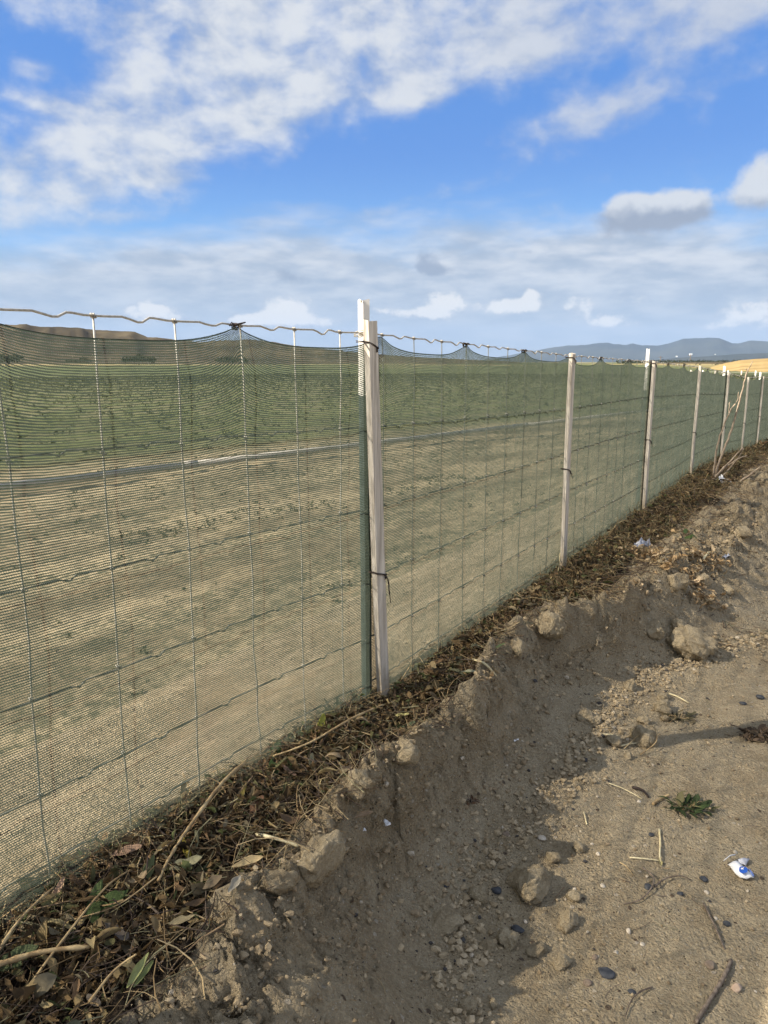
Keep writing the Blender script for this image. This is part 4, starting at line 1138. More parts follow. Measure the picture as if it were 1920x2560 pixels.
def litter_leaves(name, n, s0, s1, pw, size0, label, seed, tmax=0., height=.022, tlo=-.02):
    global RNG
    RNG = np.random.default_rng(seed); r = RNG
    S = s0+(s1-s0)*r.random(n)**pw; lip = np.interp(S, LIP[:,0], LIP[:,1])
    lip = lip*(1-.32*sst(S, 2.75, 3.3))
    T = tlo+(lip-.005+tmax-tlo)*r.random(n)**.85
    h = terrain(S, T, False)[0]; x, y = st2w(S, T)
    h = h+.010*np.sin(np.clip(T/np.maximum(lip, .05), 0, 1)*np.pi)
    P_ = np.stack([x, y, h+.004+height*r.random(n)**1.4*(1-.6*sst(T, lip-.06, lip))], -1)
    sc = size0*r.uniform(.45, 1.35, n)*(1+.10*np.clip(S-1.5, 0, 8))
    col = PAL[r.choice(len(PAL), n, p=PW/PW.sum())]*r.uniform(.75, 1.25, (n, 1))*np.array([.82,.83,.72])
    V, f, c = leaves(P_, sc, sc*r.uniform(.16, .5, n), r.uniform(0, 6.28, n), r.normal(0, .45, n), r.normal(0, .8, n), r.normal(0, 2.3, n), r.uniform(0, 1.4, n), col)
    return V, f, c
Vs=[];Fs=[];Cs=[];off=0
for a in [(7600, .3, 3.6, 1.25, .021, 41), (2400, .3, 2.6, 1.2, .033, 42), (4200, 2.6, 9., 1.2, .030, 43), (900, 9, 16, 1., .05, 44)]:
    V, f, c = litter_leaves('x', a[0], a[1], a[2], a[3], a[4], '', a[5], tlo=-.03)
    Vs.append(V); Fs.append(f+off); Cs.append(c); off += len(V)
o = mesh_obj('leaf_litter', np.vstack(Vs), np.vstack(Fs), M_leaf, cols=np.vstack(Cs)); tag(o, 'thick mat of dead brown leaves piled on the bank along the foot of the netting', 'leaf litter', kind='stuff')

def blades(name, S, T, L, rad, col, label, cat, seed, zlift=.01, up=.25, seg=5, wav=.12, mat=None):
    """thin stems, straws and twigs, three sided, lying or rising"""
    r = np.random.default_rng(seed); n = len(S); x, y = st2w(S, T); h = terrain(S, T, False)[0]
    yaw = r.uniform(0, 6.28, n); pit = np.abs(r.normal(0, up, n))*np.sign(r.random(n)-.3)
    u = np.linspace(0, 1, seg)
    k1 = r.normal(0, wav, n)[:, None]; k2 = r.normal(0, wav, n)[:, None]
    ang = yaw[:, None]+k1*u*6; pa = pit[:, None]+k2*(u-.5)*4
    d = np.stack([np.cos(ang)*np.cos(pa), np.sin(ang)*np.cos(pa), np.sin(pa)], -1)*L[:, None, None]/(seg-1)
    C = np.cumsum(d, 1)-d[:, :1]*1.; C = C-C.mean(1)[:, None]*np.array([1, 1, 1.])
    C = C+np.stack([x, y, h+zlift*r.random(n)+.003], -1)[:, None]
    C[..., 2] = np.maximum(C[..., 2], h[:, None]+.001)
    V = np.zeros((n, seg, 3, 3))
    side = np.stack([-np.sin(ang), np.cos(ang), 0*ang], -1); upv = np.array([0, 0, 1.])
    tp = (1-.5*u)[None, :, None]*rad[:, None, None]
    for k in range(3):
        th = k*2.094; V[:, :, k] = C+side*np.cos(th)*tp+upv*np.sin(th)*tp
    fcs = []
    for i in range(seg-1):
        for k in range(3): fcs.append((i*3+k, i*3+(k+1)%3, i*3+3+(k+1)%3, i*3+3+k))
    fcs = np.array(fcs); nv = seg*3; fc = (fcs[None]+(np.arange(n)*nv)[:, None, None]).reshape(-1, 4)
    o = mesh_obj(name, V.reshape(-1, 3), fc, mat or M_twig, cols=np.repeat(col, nv, 0)); return tag(o, label, cat, kind='stuff')
r = np.random.default_rng(55)
TP = np.array([(.33,.23,.12),(.20,.14,.085),(.12,.085,.06),(.45,.34,.19),(.15,.115,.09),(.07,.05,.04),(.26,.235,.14)])
n = 12000; S = .3+8.5*r.random(n)**1.5; lip = np.interp(S, LIP[:,0], LIP[:,1]); T = -.03+(lip+.06)*r.random(n)
blades('dry_stems', S, T, .025+.11*r.random(n)**2, (.0005+.0011*r.random(n)**2)*(1+.15*np.clip(S-1.5,0,7)), TP[r.integers(0, 7, n)]*r.uniform(.7, 1.2, (n, 1)), 'tangle of thin dry stems and twigs in the leaf litter', 'dry stems', 5, .03, .3)
n = 2200; S = 3.0+6*r.random(n)**1.2; lip = np.interp(S, LIP[:,0], LIP[:,1]); T = -.02+(lip*.75)*r.random(n)**1.3
blades('dry_weeds', S, T, .06+.12*r.random(n), np.full(n, .0013)*(1+.1*(S-3)), np.array([(.17,.12,.065),(.10,.075,.045),(.26,.19,.10),(.11,.105,.05)])[r.integers(0, 4, n)]*r.uniform(.7, 1.2, (n, 1)), 'brown withered weeds tangled along the foot of the farther fence', 'weeds', 6, .03, .9)
n = 900; S = .8+7*r.random(n)**1.3; T = .2+1.5*r.random(n)
blades('path_straw', S, T, .008+.05*r.random(n)**2.5, (.0004+.0007*r.random(n)**2)*(1+.2*np.clip(S-1.5,0,7)), TP[r.integers(0, 7, n)]*r.uniform(.8, 1.3, (n, 1)), 'bits of straw and twig scattered on the dirt path', 'straw', 8, .002, .05)
n = 240; S = .6+6*r.random(n)**1.2; T = -.01+.03*r.random(n)
blades('grass_wisps', S, T, .04+.06*r.random(n), np.full(n, .0006), np.array([(.55,.48,.26),(.42,.36,.19),(.30,.30,.13)])[r.integers(0, 3, n)], 'pale wispy dry grass standing against the foot of the netting', 'grass', 9, .03, 1.1)
# rough brown debris on the far slope beside the bank
n = 2600; S = 3.3+6.5*r.random(n)**1.1; T = .25+.75*r.random(n)**1.4
blades('slope_debris', S, T, .02+.10*r.random(n)**2, (.0010+.0016*r.random(n)**2), TP[r.integers(0, 7, n)]*r.uniform(.7, 1.2, (n, 1)), 'thin broken stalks strewn over the farther slope of the bank', 'debris', 10, .006, .15)

# ---- single leaves one can point to
def one_leaf(name, px, py, Lpx, wr, yaw_deg, col, label, cat='leaf', tilt=.25, roll=.3, curl=.8, fold=.35, lift=.022, group=None, seed=0, nl=9):
    global RNG
    RNG = np.random.default_rng(seed+900)
    p = at(px, py, .0); p.z += lift; L = Lpx*mpp(p)
    one = np.array([1.])
    V, f, c = leaves(np.zeros((1, 3)), one*L, one*L*wr, one*R(yaw_deg), one*tilt, one*roll, one*curl, one*fold, np.array([col]), nl)
    o = mesh_obj(name, V, f, M_leaf, cols=c); o.location = p; sol = o.modifiers.new('thickness', 'SOLIDIFY'); sol.thickness = .0005
    sub = o.modifiers.new('smooth', 'SUBSURF'); sub.levels = sub.render_levels = 1
    return tag(o, label, cat, group)
LV = [
 (258,2300,96,.42,40,(.065,.10,.035),'large green leaf in the litter, above the pale fallen stalk',.1,.2,.5,.2),
 (236,2285,70,.35,75,(.085,.12,.045),'upright green leaf left of the large green leaf',.6,.3,.4,.3),
 (240,2322,60,.4,100,(.06,.085,.03),'dark green leaf below the large green leaf',.1,.2,.5,.2),
 (688,1903,50,.5,70,(.06,.10,.03),'small fresh green leaf at the foot of the netting, left of the main stake',.5,.3,.4,.2),
 (686,1950,60,.5,110,(.05,.085,.03),'dark green leaf lying under the small fresh green one',.1,.2,.4,.2),
 (802,1842,62,.42,80,(.42,.40,.08),'bright yellow green leaf below the netting near the main stake',.5,.5,.5,.3),
 (469,2163,66,.32,120,(.45,.36,.07),'yellow spotted leaf in the middle of the litter',.3,.3,1.2,.5),
 (307,2163,74,.36,12,(.38,.25,.17),'pinkish brown folded leaf at the foot of the netting',.15,.3,.6,.6),
 (457,2195,74,.36,20,(.33,.31,.19),'pale green serrated leaf near the yellow spotted leaf',.15,.3,.5,.3),
 (367,2228,80,.34,85,(.17,.19,.09),'grey green leaf standing on edge under the tan stalk',.5,.6,.8,.4),
 (165,2356,66,.45,170,(.34,.28,.15),'pale funnel shaped curled leaf near the left edge',.1,.2,.6,1.2),
 (341,2475,76,.36,70,(.36,.38,.16),'yellow green curled leaf near the bottom of the litter',.3,.5,.7,.9),
 (356,2480,60,.3,62,(.22,.25,.10),'green rolled leaf beside the yellow green curled one',.3,.5,.7,.9),
 (612,2190,74,.34,14,(.55,.43,.24),'bright tan curled leaf at the bank edge',.15,.3,.6,.7),
 (781,1938,60,.4,100,(.36,.33,.20),'pale crumpled leaf below the tan stalk',.2,.5,1.,.6),
 (728,1960,56,.4,140,(.30,.19,.13),'pinkish brown leaf below the tan stalk',.2,.4,.6,.4),
 (855,1955,50,.4,30,(.40,.30,.19),'light brown boat shaped leaf near the bank edge',.1,.5,.6,.8),
 (995,1812,52,.30,-25,(.55,.50,.22),'bright yellowish husk below the main stake',.3,.3,.6,.5),
 (640,2047,54,.5,60,(.30,.17,.10),'rusty brown leaf among grey green stems',.3,.3,.8,.4),
 (600,2030,80,.18,80,(.42,.33,.10),'narrow yellow twisted leaf under the netting',.4,.5,1.4,.4),
 (530,2240,50,.6,30,(.26,.20,.13),'curled brown leaf left of the bright tan one',.3,.3,1.2,.7),
 (585,2248,46,.55,60,(.44,.40,.32),'whitish crumpled leaf by the bank edge',.3,.4,1.2,.8),
 (450,2340,60,.35,10,(.30,.25,.15),'pale brown leaf in the lower litter, right of the grey leaves',.2,.3,.8,.5),
 (300,2370,70,.5,150,(.17,.14,.115),'broad grey dead leaf in the lower litter',.1,.2,.5,.3),
 (140,2275,62,.32,70,(.40,.27,.19),'pinkish leaf standing at the tip of the left tan stalk',.6,.3,.6,.6),
 (35,2440,84,.5,30,(.10,.125,.06),'dull green leaf at the left edge under the straws',.2,.2,.5,.3),
 (235,2170*1.17,60,.4,-40,(.13,.11,.09),'dark grey leaf at the bottom of the litter',.2,.3,.7,.4),
 (1015,1700*1.08,40,.4,0,(.12,.145,.085),'dull green leaf at the foot of the main stake, right side',.3,.3,.5,.3),
 (1170,1700,56,.26,-20,(.36,.36,.25),'pale ribbed curled leaf between the stakes',.1,.3,.5,.9),
 (1245,1637,40,.3,40,(.30,.36,.17),'rolled green husk between the stakes',.1,.3,.5,1.),
 (905,2352*.87,46,.4,20,(.38,.27,.17),'rolled light brown leaf at the crest, below the litter',.1,.3,.5,.9),
 (1722,1355,34,.45,10,(.10,.15,.05),'green leaf on the farther bank above the pale husks',.3,.3,.5,.3),
 (1712,1346,24,.45,60,(.085,.13,.045),'smaller green leaf on the farther bank above the pale husks',.3,.3,.5,.3),
 (1736,1364,20,.45,100,(.085,.12,.05),'smallest green leaf on the farther bank, right of the other two',.3,.3,.5,.3),
]
for k, a in enumerate(LV):
    px, py, L, wr, yaw, col, lab, tl, rl, cu, fo = a
    one_leaf('fallen_leaf', px, py, L, wr, yaw, col, lab, tilt=tl, roll=rl, curl=cu, fold=fo, seed=k, group='single leaves in the litter')
# further dead leaves of the litter's top layer, alike in kind
r = random.Random(77); PALc = [((.33,.25,.14),'light brown'),((.15,.10,.06),'dark brown'),((.42,.32,.20),'pale tan'),((.12,.12,.075),'grey green')]
for k in range(32):
    f = r.random(); s = .75+2.3*f**1.3; lip = float(np.interp(s, LIP[:,0], LIP[:,1])); t = r.uniform(.015, max(.03, lip-.02))
    x, y = st2w(s, t); z = H(x, y); L = r.uniform(.028, .05)*(1+.15*s); col, nm = PALc[k % 4]
    RNG = np.random.default_rng(k+5000); one = np.array([1.])
    V, fcs, c = leaves(np.zeros((1, 3)), one*L, one*L*r.uniform(.28, .5), one*r.uniform(0, 6.28), one*r.gauss(0, .3), one*r.gauss(0, .5), one*r.gauss(0, 1.5), one*r.uniform(.2, 1.1), np.array([col])*r.uniform(.8, 1.2), 8)
    o = mesh_obj('dead_leaf', V, fcs, M_leaf, cols=c); o.location = (x, y, z+.022+.008*r.random())
    o.modifiers.new('smooth', 'SUBSURF').render_levels = 1
    tag(o, nm+' dead leaf lying loose on top of the leaf litter', 'leaf', nm+' dead leaves on top of the litter')

# ---- stalks, sticks, straws
def stalk(name, pts, wpx, mat, label, cat, lift=.02, taper=.6, sides=7, nodes=False, flat=1.):
    P_ = []; zs = []
    n = len(pts)
    raw = [at(p[0], p[1]) for p in pts]
    for i, p in enumerate(raw):
        l = pts[i][2] if len(pts[i]) > 2 else lift
        P_.append(p+Vector((0, 0, l)))
    # smooth (Catmull-Rom)
    Q = []
    for i in range(n-1):
        p0, p1, p2, p3 = P_[max(i-1, 0)], P_[i], P_[i+1], P_[min(i+2, n-1)]
        for k in range(6):
            u = k/6.
            Q.append(.5*((2*p1)+(p2-p0)*u+(2*p0-5*p1+4*p2-p3)*u*u+(3*p1-p0-3*p2+p3)*u**3))
    Q.append(P_[-1])
    rr = random.Random(int(pts[0][0])); w0 = wpx*mpp(P_[0])/2*(.52 if 'stalk' in name or 'stick' in name or name in ('flat_straw','curved_twig','grey_twig') else .8); m = len(Q)
    rad = [w0*(1-(1-taper)*i/(m-1))*(1+rr.uniform(-.09, .09)+(.35 if nodes and i % 7 == 3 else 0)) for i in range(m)]
    Q = [q+Vector((rr.uniform(-1,1), rr.uniform(-1,1), rr.uniform(-1,1)))*w0*.10 for q in Q]
    base = Q[0].copy(); mb = MB(); mb.add(tube([q-base for q in Q], rad, sides))
    o = mb.build(name, mat); o.location = base; return tag(o, label, cat)
stalk('dry_stalk', [(958,1793,.03),(880,1845,.045),(775,1903,.04),(683,1925,.03)], 11, M_straw, 'long tan stalk leaning across the litter left of the main stake', 'stalk')
stalk('dry_stalk', [(613,1949,.035),(560,2020,.05),(486,2117,.045),(430,2190,.035),(399,2242,.025)], 15, M_straw, 'thickest long tan stalk running down through the middle of the litter', 'stalk', nodes=True)
stalk('dry_stalk', [(0,2432,.03),(60,2370,.045),(139,2273,.035)], 13, M_straw, 'tan stalk rising from the left edge of the picture', 'stalk', nodes=True)
stalk('dry_stalk', [(66,2535,.03),(180,2395,.04),(270,2290,.045),(332,2218,.03)], 11, M_straw, 'tan stalk crossing the lower litter beside the green leaves', 'stalk')
stalk('flat_straw', [(0,2474,.035),(110,2445,.038),(228,2418,.03)], 22, M_straw, 'broad pale flattened straw lying near the bottom left', 'straw', taper=.7, nodes=True)
M_palestr = simple('pale_straw', (.60,.50,.28), (.72,.63,.40), 80, .7, .0004)
stalk('pale_straw', [(642,2114,.02),(690,2124,.02),(746,2132,.012)], 10, M_palestr, 'short bright pale straw pointing at the large crumbly clod', 'straw', taper=.9)
stalk('dry_stalk', [(228,2560,.03),(290,2490,.035),(345,2432,.03)], 12, M_straw, 'tan stalk at the bottom edge beside the curled green leaves', 'stalk')
stalk('dry_stalk', [(395,2238,.03),(300,2310,.03),(190,2330,.02)], 7, M_straw, 'thin curved straw running left from the foot of the thickest stalk', 'straw')
stalk('pale_straw', [(1180,1662,.015),(1210,1676,.016),(1240,1690,.01)], 7, M_palestr, 'pale straw lying on the dark litter between the stakes', 'straw', taper=.9)
stalk('thin_stalk', [(1000,1722,.02),(1030,1690,.05),(1010,1650,.08)], 4, M_straw, 'thin bent stem beside the foot of the main stake', 'straw')
stalk('grey_stick', [(1827,2406,.004),(1810,2450,.008),(1780,2500,.008),(1738,2562,.004)], 17, M_stick, 'thick weathered grey stick at the lower right corner', 'stick', taper=.9)
stalk('grey_twig', [(1759,2263,.003),(1775,2300,.006),(1795,2340,.005),(1811,2376,.002)], 9, M_stick, 'slightly bent grey twig left of the small black stone', 'twig', taper=.8)
stalk('curved_twig', [(1630,2472,.003),(1600,2487,.006),(1577,2510,.006),(1562,2548,.003)], 7, M_stick, 'curved dark twig at the bottom of the path', 'twig', taper=.6)
stalk('curved_root', [(1606,2172,.003),(1632,2200,.008),(1628,2230,.01),(1600,2256,.006),(1560,2262,.002)], 5, M_stick, 'thin curved root forming a loop on the path', 'root')
stalk('thin_root', [(1636,2222,.004),(1660,2206,.008),(1700,2198,.008),(1728,2203,.003)], 5, M_stick, 'thin root running right from the loop on the path', 'root')
stalk('forked_straw', [(1648,2076,.003),(1650,2110,.006),(1649,2140,.006),(1651,2160,.003)], 6, M_palestr, 'upright pale straw of the forked pair on the path', 'straw')
stalk('forked_straw', [(1574,2147,.003),(1610,2152,.005),(1648,2156,.004)], 5, M_palestr, 'level pale straw meeting the upright one on the path', 'straw')
one_leaf('dry_bud', 1650, 2162, 22, .5, 80, (.55,.47,.22), 'dry pale seed head where the two pale straws meet', 'seed head', .2, .3, .6, .8, .004, seed=3)
stalk('short_straw', [(1632,2014,.004),(1652,2002,.007),(1672,1993,.006)], 8, M_straw, 'short thick tan straw left of the green weed tuft', 'straw', taper=.95)
stalk('white_straw', [(1459,2034,.004),(1462,2048,.006),(1467,2064,.003)], 4, M_palestr, 'small white curved straw at the foot of the bank', 'straw', taper=.9)
stalk('thin_straw', [(1523,1962,.004),(1560,1978,.006),(1605,2000,.003)], 3.5, M_palestr, 'thin pale straw pointing towards the green tuft', 'straw')
stalk('thin_straw', [(1548,2160,.004),(1566,2172,.005),(1584,2192,.003)], 3, M_straw, 'thin straw left of the looped root', 'straw')
stalk('thin_straw', [(1672,1736,.003),(1695,1746,.005),(1722,1760,.003)], 5, M_palestr, 'pale straw on the path near the far dry stems', 'straw')
stalk('bent_stem', [(1600,1890,.004),(1640,1870,.02),(1625,1840,.03),(1560,1880,.01)], 3.5, M_straw, 'thin looping stem round the squarish clod', 'stem')
stalk('thin_straw', [(1500,1840,.006),(1525,1843,.008),(1550,1847,.006)], 5, M_palestr, 'pale level straw left of the squarish clod', 'straw')
stalk('thin_straw', [(1550,1871,.006),(1575,1866,.008),(1592,1863,.006)], 5, M_palestr, 'pale level straw under the squarish clod', 'straw')
stalk('dark_twig', [(1582,1972,.004),(1605,1983,.008),(1622,1996,.004)], 9, M_tie, 'short dark rough twig above the white shell like pebble', 'twig')
stalk('yellow_stalk', [(1395,1440,.02),(1405,1380,.10),(1418,1300,.22)], 4, M_palestr, 'yellow grass stalk leaning on the netting beside the second stake', 'stalk', .02, .5)
stalk('pale_splinter', [(1755,1422,.01),(1765,1402,.02),(1772,1386,.015)], 7, M_palestr, 'pale upright splinter below the husks', 'splinter', taper=.9)

# dead branches leaning over the bank near the far stakes
def branch_set(name, sets, label):
    base = at(1790, 1205); root = empty(name, base); d0 = base.copy()
    for (pts, w0, w1) in sets:
        P_ = []
        for (px, py, dd) in pts:
            d = px_dir(px, py); k = (base.y+dd)/d.y; P_.append(Vector((d.x*k, d.y*k, CZ+d.z*k))-base)
        Q = []
        n = len(P_)
        for i in range(n-1):
            p0, p1, p2, p3 = P_[max(i-1, 0)], P_[i], P_[i+1], P_[min(i+2, n-1)]
            for k in range(5):
                u = k/5.; Q.append(.5*((2*p1)+(p2-p0)*u+(2*p0-5*p1+4*p2-p3)*u*u+(3*p1-p0-3*p2+p3)*u**3))
        Q.append(P_[-1]); rr = random.Random(len(Q)); Q = [q+Vector((rr.uniform(-1,1),0,rr.uniform(-1,1)))*.003 for q in Q]
        rad = [(w0+(w1-w0)*i/(len(Q)-1))*mpp(base)/2 for i in range(len(Q))]
        mb = MB(); mb.add(tube(Q, rad, 6)); mb.build('branch', M_branch, root)
    tag(root, label, 'branch'); return root
M_branch = simple('bleached_branch', (.26,.20,.15), (.42,.34,.26), 40, .8, .001)
branch_set('dead_branch', [([(1786,1200,0),(1800,1150,-.02),(1825,1085,-.03),(1843,1028,-.04),(1858,965,-.05),(1866,935,-.05),(1874,918,-.05),(1882,903,-.05)], 6, 1.5),
   ([(1862,950,-.05),(1869,928,-.05),(1862,922,-.05)], 2.5, 1.2),([(1784,1195,0),(1790,1130,-.02),(1800,1090,-.03),(1825,1030,-.05),(1843,1000,-.06),(1847,980,-.06)], 5, 1.5),
   ([(1822,1040,-.05),(1824,1010,-.05),(1826,1002,-.05)], 2.5, 1.2)], 'tall bare dead branch leaning up in front of the far stakes')
branch_set('fallen_branch', [([(1756,1228,0),(1800,1180,-.05),(1858,1118,-.1)], 6, 2), ([(1765,1232,0),(1830,1165,-.05),(1860,1120,-.1)], 4, 2)], 'fallen dead branches lying up the bank under the tall bare branch')
branch_set('fallen_branch', [([(1818,1225,0),(1850,1205,-.1),(1902,1166,-.2)], 6, 3)], 'dead branch lying to the right across the farther bank, by the white bag')
branch_set('fallen_branch', [([(1770,1215,.1),(1790,1190,.0),(1840,1150,-.1),(1866,1140,-.1)], 4, 2), ([(1780,1235,-.1),(1830,1240,-.15),(1850,1239,-.2)], 4, 2)], 'small tangle of thin dead twigs at the foot of the tall bare branch')

# ---- pile of pale husks
def husks():
    global RNG
    RNG = np.random.default_rng(66); r = RNG; P_ = []
    spots = [(1600,1385,40,12,90),(1640,1400,40,14,120),(1680,1420,35,14,60),(1735,1395,40,12,60),(1760,1410,28,12,40),(1720,1450,32,20,50),(1750,1490,22,22,60),(1800,1420,30,14,25),(1775,1510,16,14,24),(1800,1525,14,8,10),(1560,1480,70,14,28),(1690,1350,40,14,20),(1220,1705,30,9,24)]
    for (cx, cy, rx, ry, n) in spots:
        for k in range(n):
            p = at(cx+r.normal()*rx*.6, cy+r.normal()*ry*.6); P_.append((p.x, p.y, p.z+.003+.022*r.random()))
    P_ = np.array(P_); n = len(P_); sc = r.uniform(.014, .036, n)*np.clip(P_[:,1]/2.3, .6, 1.3)
    col = np.array([(.60,.42,.23),(.74,.57,.36),(.46,.31,.16),(.56,.44,.27)])[r.integers(0, 4, n)]*r.uniform(.75, 1.1, (n, 1))
    V, f, c = leaves(P_, sc, sc*r.uniform(.3, .6, n), r.uniform(0, 6.28, n), r.normal(0, .5, n), r.normal(0, .6, n), r.normal(0, 2.2, n), r.uniform(.2, 1.2, n), col)
    o = mesh_obj('husk_pile', V, f, M_leaf, cols=c); tag(o, 'scattered pile of peach coloured dry husks on the farther bank', 'husks', kind='stuff')
husks()

# ---- green weed tuft on the path and the dried root mat at the right edge
def tuft(px, py, wpx, n, cols, name, label, cat, hgt=.5, seed=0):
    global RNG
    RNG = np.random.default_rng(seed); r = RNG; p = at(px, py); rad = wpx*mpp(p)/2
    root = empty(name, p); yaw = r.uniform(0, 6.28, n); L = rad*r.uniform(.35, .9, n); tl = r.uniform(.05, hgt, n)
    d = r.uniform(.05, .85, n)*rad
    P_ = np.stack([np.cos(yaw)*(d+L*.2), np.sin(yaw)*(d+L*.2)*.7, .003+np.sin(tl)*L*.5], -1)
    V, f, c = leaves(P_, L*.8, L*r.uniform(.10, .34, n), yaw+r.normal(0, .9, n), tl, r.normal(0, .4, n), r.normal(-.4, .5, n), r.uniform(.1, .6, n), np.array(cols)[r.integers(0, len(cols), n)])
    mesh_obj('foliage', V, f, M_leaf, root, cols=c)
    mb = MB()
    for k in range(9):
        a = r.uniform(0, 6.28); l = rad*r.uniform(.5, 1.15)
        mb.add(tube([(0, 0, .002), (math.cos(a)*l*.5, math.sin(a)*l*.35, .008+.006*r.random()), (math.cos(a)*l, math.sin(a)*l*.7, .002)], [.0011,.0008,.0005], 4))
    mb.build('stems', M_straw if seed % 2 else M_stick, root); tag(root, label, cat); return root
tuft(1722, 2022, 110, 70, [(.055,.085,.03),(.09,.12,.05),(.20,.18,.09),(.04,.06,.025)], 'weed_tuft', 'small flattened tuft of green weed growing on the path', 'weed', .5, 1)
tuft(1905, 1842, 100, 80, [(.10,.07,.045),(.06,.045,.03),(.16,.11,.07)], 'dried_root_mat', 'dark dried mat of roots at the right edge in the stake shadow', 'roots', .35, 2)
tuft(1700, 1800, 70, 40, [(.12,.11,.06),(.20,.16,.09),(.08,.07,.04)], 'dry_grass_tuft', 'low dry grass clump where the bank meets the path above the stake shadow', 'grass', .5, 3)
tuft(1180, 1850, 46, 34, [(.11,.065,.04),(.20,.12,.07)], 'exposed_roots', 'small fan of reddish roots sticking out of the bank face', 'roots', .5, 4)
for k, (px, py, sd_) in enumerate([(900,1752,11),(835,1790,12),(1045,1730,15),(700,1880,14)]):
    tuft(px, py, 80, 46, [(.055,.065,.03),(.12,.10,.05),(.17,.13,.07),(.035,.03,.02)], 'wilted_plant', ['wilted dark leaved plant against the netting at the foot of the main stake','wilted plant against the netting, second left of the main stake','wilted plant just right of the main stake','wilted plant against the netting beside the small fresh green leaf'][k], 'plant', 1.2, sd_)

# ---- litter: torn wrapper, plastic scraps
def wrapper():
    p = at(1842, 2176); m_ = mpp(p); root = empty('torn_wrapper', p+Vector((0, 0, .002)))
    # picture-plane sketch of the outline turned into lengths on the ground
    def G(px, py, z=0.):
        q_ = at(px, py); return Vector((q_.x-p.x, q_.y-p.y, z))
    def sheet(name, rows, mat, th=.0006, lift=.0):
        V = []; Fc = []
        for row in rows: V += [tuple(G(*c)+Vector((0, 0, lift))) for c in row]
        k = len(rows[0])
        for i in range(len(rows)-1):
            for j in range(k-1): Fc.append((i*k+j, i*k+j+1, (i+1)*k+j+1, (i+1)*k+j))
        o = mesh_obj(name, V, Fc, mat, root); s_ = o.modifiers.new('thickness', 'SOLIDIFY'); s_.thickness = th
        b_ = o.modifiers.new('smooth', 'SUBSURF'); b_.levels = b_.render_levels = 1; b_.subdivision_type = 'SIMPLE'; return o
    sheet('body', [[(1818,2172,.003),(1831,2165,.008),(1841,2159,.005)],[(1822,2176,.006),(1836,2170,.011),(1846,2164,.007)],[(1830,2186,.004),(1843,2182,.013),(1855,2176,.008)],
                   [(1838,2196,.003),(1852,2192,.013),(1864,2187,.009)],[(1850,2203,.002),(1862,2201,.010),(1875,2194,.008)],[(1866,2207,.002),(1876,2205,.006),(1884,2203,.004)]], M_plastic)
    sheet('folded_end', [[(1808,2163,.003),(1822,2155,.009),(1836,2147,.005)],[(1811,2165,.009),(1824,2158,.015),(1838,2150,.010)]], M_plastic, .0012)
    sheet('torn_side', [[(1840,2156,.002),(1858,2150,.004),(1874,2152,.003)],[(1844,2160,.008),(1860,2156,.010),(1870,2160,.006)],[(1848,2166,.003),(1858,2166,.004),(1864,2168,.002)]], M_greyplas)
    # printed marks: disc with white dot and ray, pale blue lines
    def onbody(px, py):
        cz = .0128 if py < 2200 else .0105
        return G(px, py, cz+.0012)
    c0 = Vector((1856, 2197))
    def disc(name, cx, cy, rx, ry, mat, z, n=28, cut=None):
        V = [tuple(G(cx, cy, z))]+[tuple(G(cx+rx*math.cos(a*2*math.pi/n), cy+ry*math.sin(a*2*math.pi/n), z-.0015*max(0, math.sin(a*2*math.pi/n)))) for a in range(n)]
        Fc = [(0, a+1, (a+1) % n+1) for a in range(n)]
        return mesh_obj(name, V, Fc, mat, root)
    disc('blue_disc', 1856, 2197, 11, 9.2, M_blue, .0155)
    disc('white_dot', 1853, 2196, 3.4, 2.9, M_plastic, .0162)
    V, Fc = tube([G(1854.5, 2194, .0163), G(1859, 2188.5, .0163)], m_*.5, 5); mesh_obj('white_ray', V, Fc, M_plastic, root)
    for k in range(4):
        V, Fc = tube([G(1866+k*2.2, 2187+k*.3, .0118), G(1875+k*2, 2195+k*.6, .010), G(1880+k*1.4, 2202+k*.3, .0075)], m_*.45, 5)
        mesh_obj('printed_line', V, Fc, M_blue if k % 2 else M_paleblue, root)
    tag(root, 'torn white plastic wrapper with a blue disc printed on it, lying on the path', 'wrapper')
wrapper()
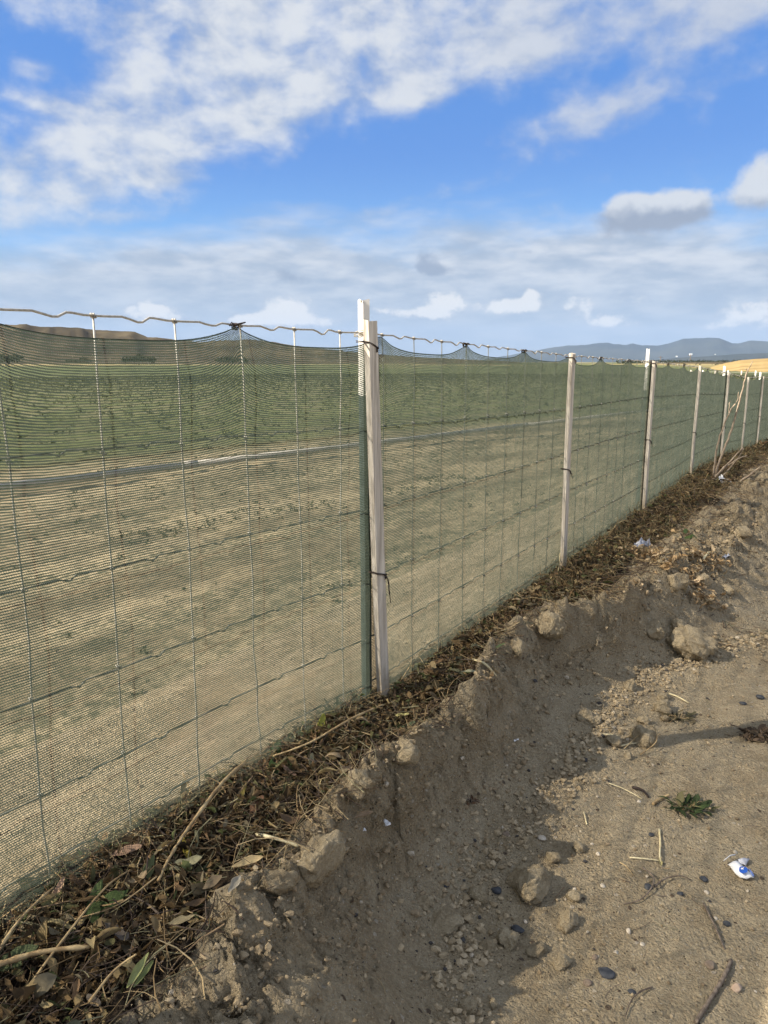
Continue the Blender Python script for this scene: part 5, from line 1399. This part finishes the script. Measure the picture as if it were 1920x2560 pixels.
def scrap(px, py, wpx, mat, label, cat, seed, squash=.5, hz=1.):
    p = at(px, py); s_ = wpx*mpp(p)/2; r = np.random.default_rng(seed)
    g = 9; V = []
    for i in range(g):
        for j in range(g):
            u, v = i/(g-1)*2-1, j/(g-1)*2-1
            z = .55*s_*hz*(fbm(u*1.6+seed, v*1.6, seed, 3)+.5)*(1.1-abs(u*v))
            V.append((u*s_*(1+.25*fbm(v*2, 3.3, seed, 2)), v*s_*squash*(1+.3*fbm(u*2, 1.1, seed+2, 2)), max(z, .0008)))
    Fc = [(i*g+j, (i+1)*g+j, (i+1)*g+j+1, i*g+j+1) for i in range(g-1) for j in range(g-1)]
    o = mesh_obj('plastic_scrap' if cat == 'plastic' else cat.replace(' ', '_'), V, Fc, mat, smooth=False); o.location = p+Vector((0, 0, .003)); o.rotation_euler = (0, 0, r.uniform(0, 6))
    m1 = o.modifiers.new('thickness', 'SOLIDIFY'); m1.thickness = .0008; return tag(o, label, cat)
scrap(1603, 1372, 46, M_greyplas, 'crumpled grey blue plastic scrap at the head of the pale husks', 'plastic', 3, .5, 1.6)
scrap(1808, 1208, 30, M_plastic, 'crumpled whitish plastic bag caught under the dead branches', 'bag', 5, .8, 2.)
scrap(1766, 1205, 14, M_plastic, 'small white plastic bit left of the bag under the dead branches', 'plastic', 6, .7, 1.5)
scrap(1290, 1857, 14, M_plastic, 'narrow white fluff on the shaded bank face', 'plastic', 7, .4, 1.)
scrap(967, 2084, 20, M_plastic, 'small torn white scrap low on the bank, left of the shade', 'plastic', 8, .6, 1.)
scrap(908, 2068, 12, M_plastic, 'tiny white ring shaped scrap left of the torn white scrap', 'plastic', 9, .8, 1.)
scrap(1815, 1395, 30, M_greyplas, 'dull grey plastic strip on the upper slope right of the husks', 'plastic', 11, .3, .8)

# ------------------------------------------------------------------ air
def haze():
    m_, t, out = new_mat('air'); pv = t.node('ShaderNodeVolumePrincipled')
    pv.inputs['Color'].default_value = (.50, .68, 1., 1); pv.inputs['Density'].default_value = .00008
    pv.inputs['Anisotropy'].default_value = .0
    t.l.new(pv.outputs[0], out.inputs['Volume'])
    a = 9600; z0, z1 = -3., 420.
    V = [(-a,-a,z0),(a,-a,z0),(a,a,z0),(-a,a,z0),(-a,-a,z1),(a,-a,z1),(a,a,z1),(-a,a,z1)]
    o = mesh_obj('haze', V, [(0,3,2,1),(4,5,6,7),(0,1,5,4),(1,2,6,5),(2,3,7,6),(3,0,4,7)], m_, smooth=False)
    tag(o, kind='stuff')
haze()

scene.cycles.transparent_max_bounces = 24
scene.cycles.max_bounces = 8
print('objects', len(bpy.data.objects), 'faces', sum(len(m.polygons) for m in bpy.data.meshes))
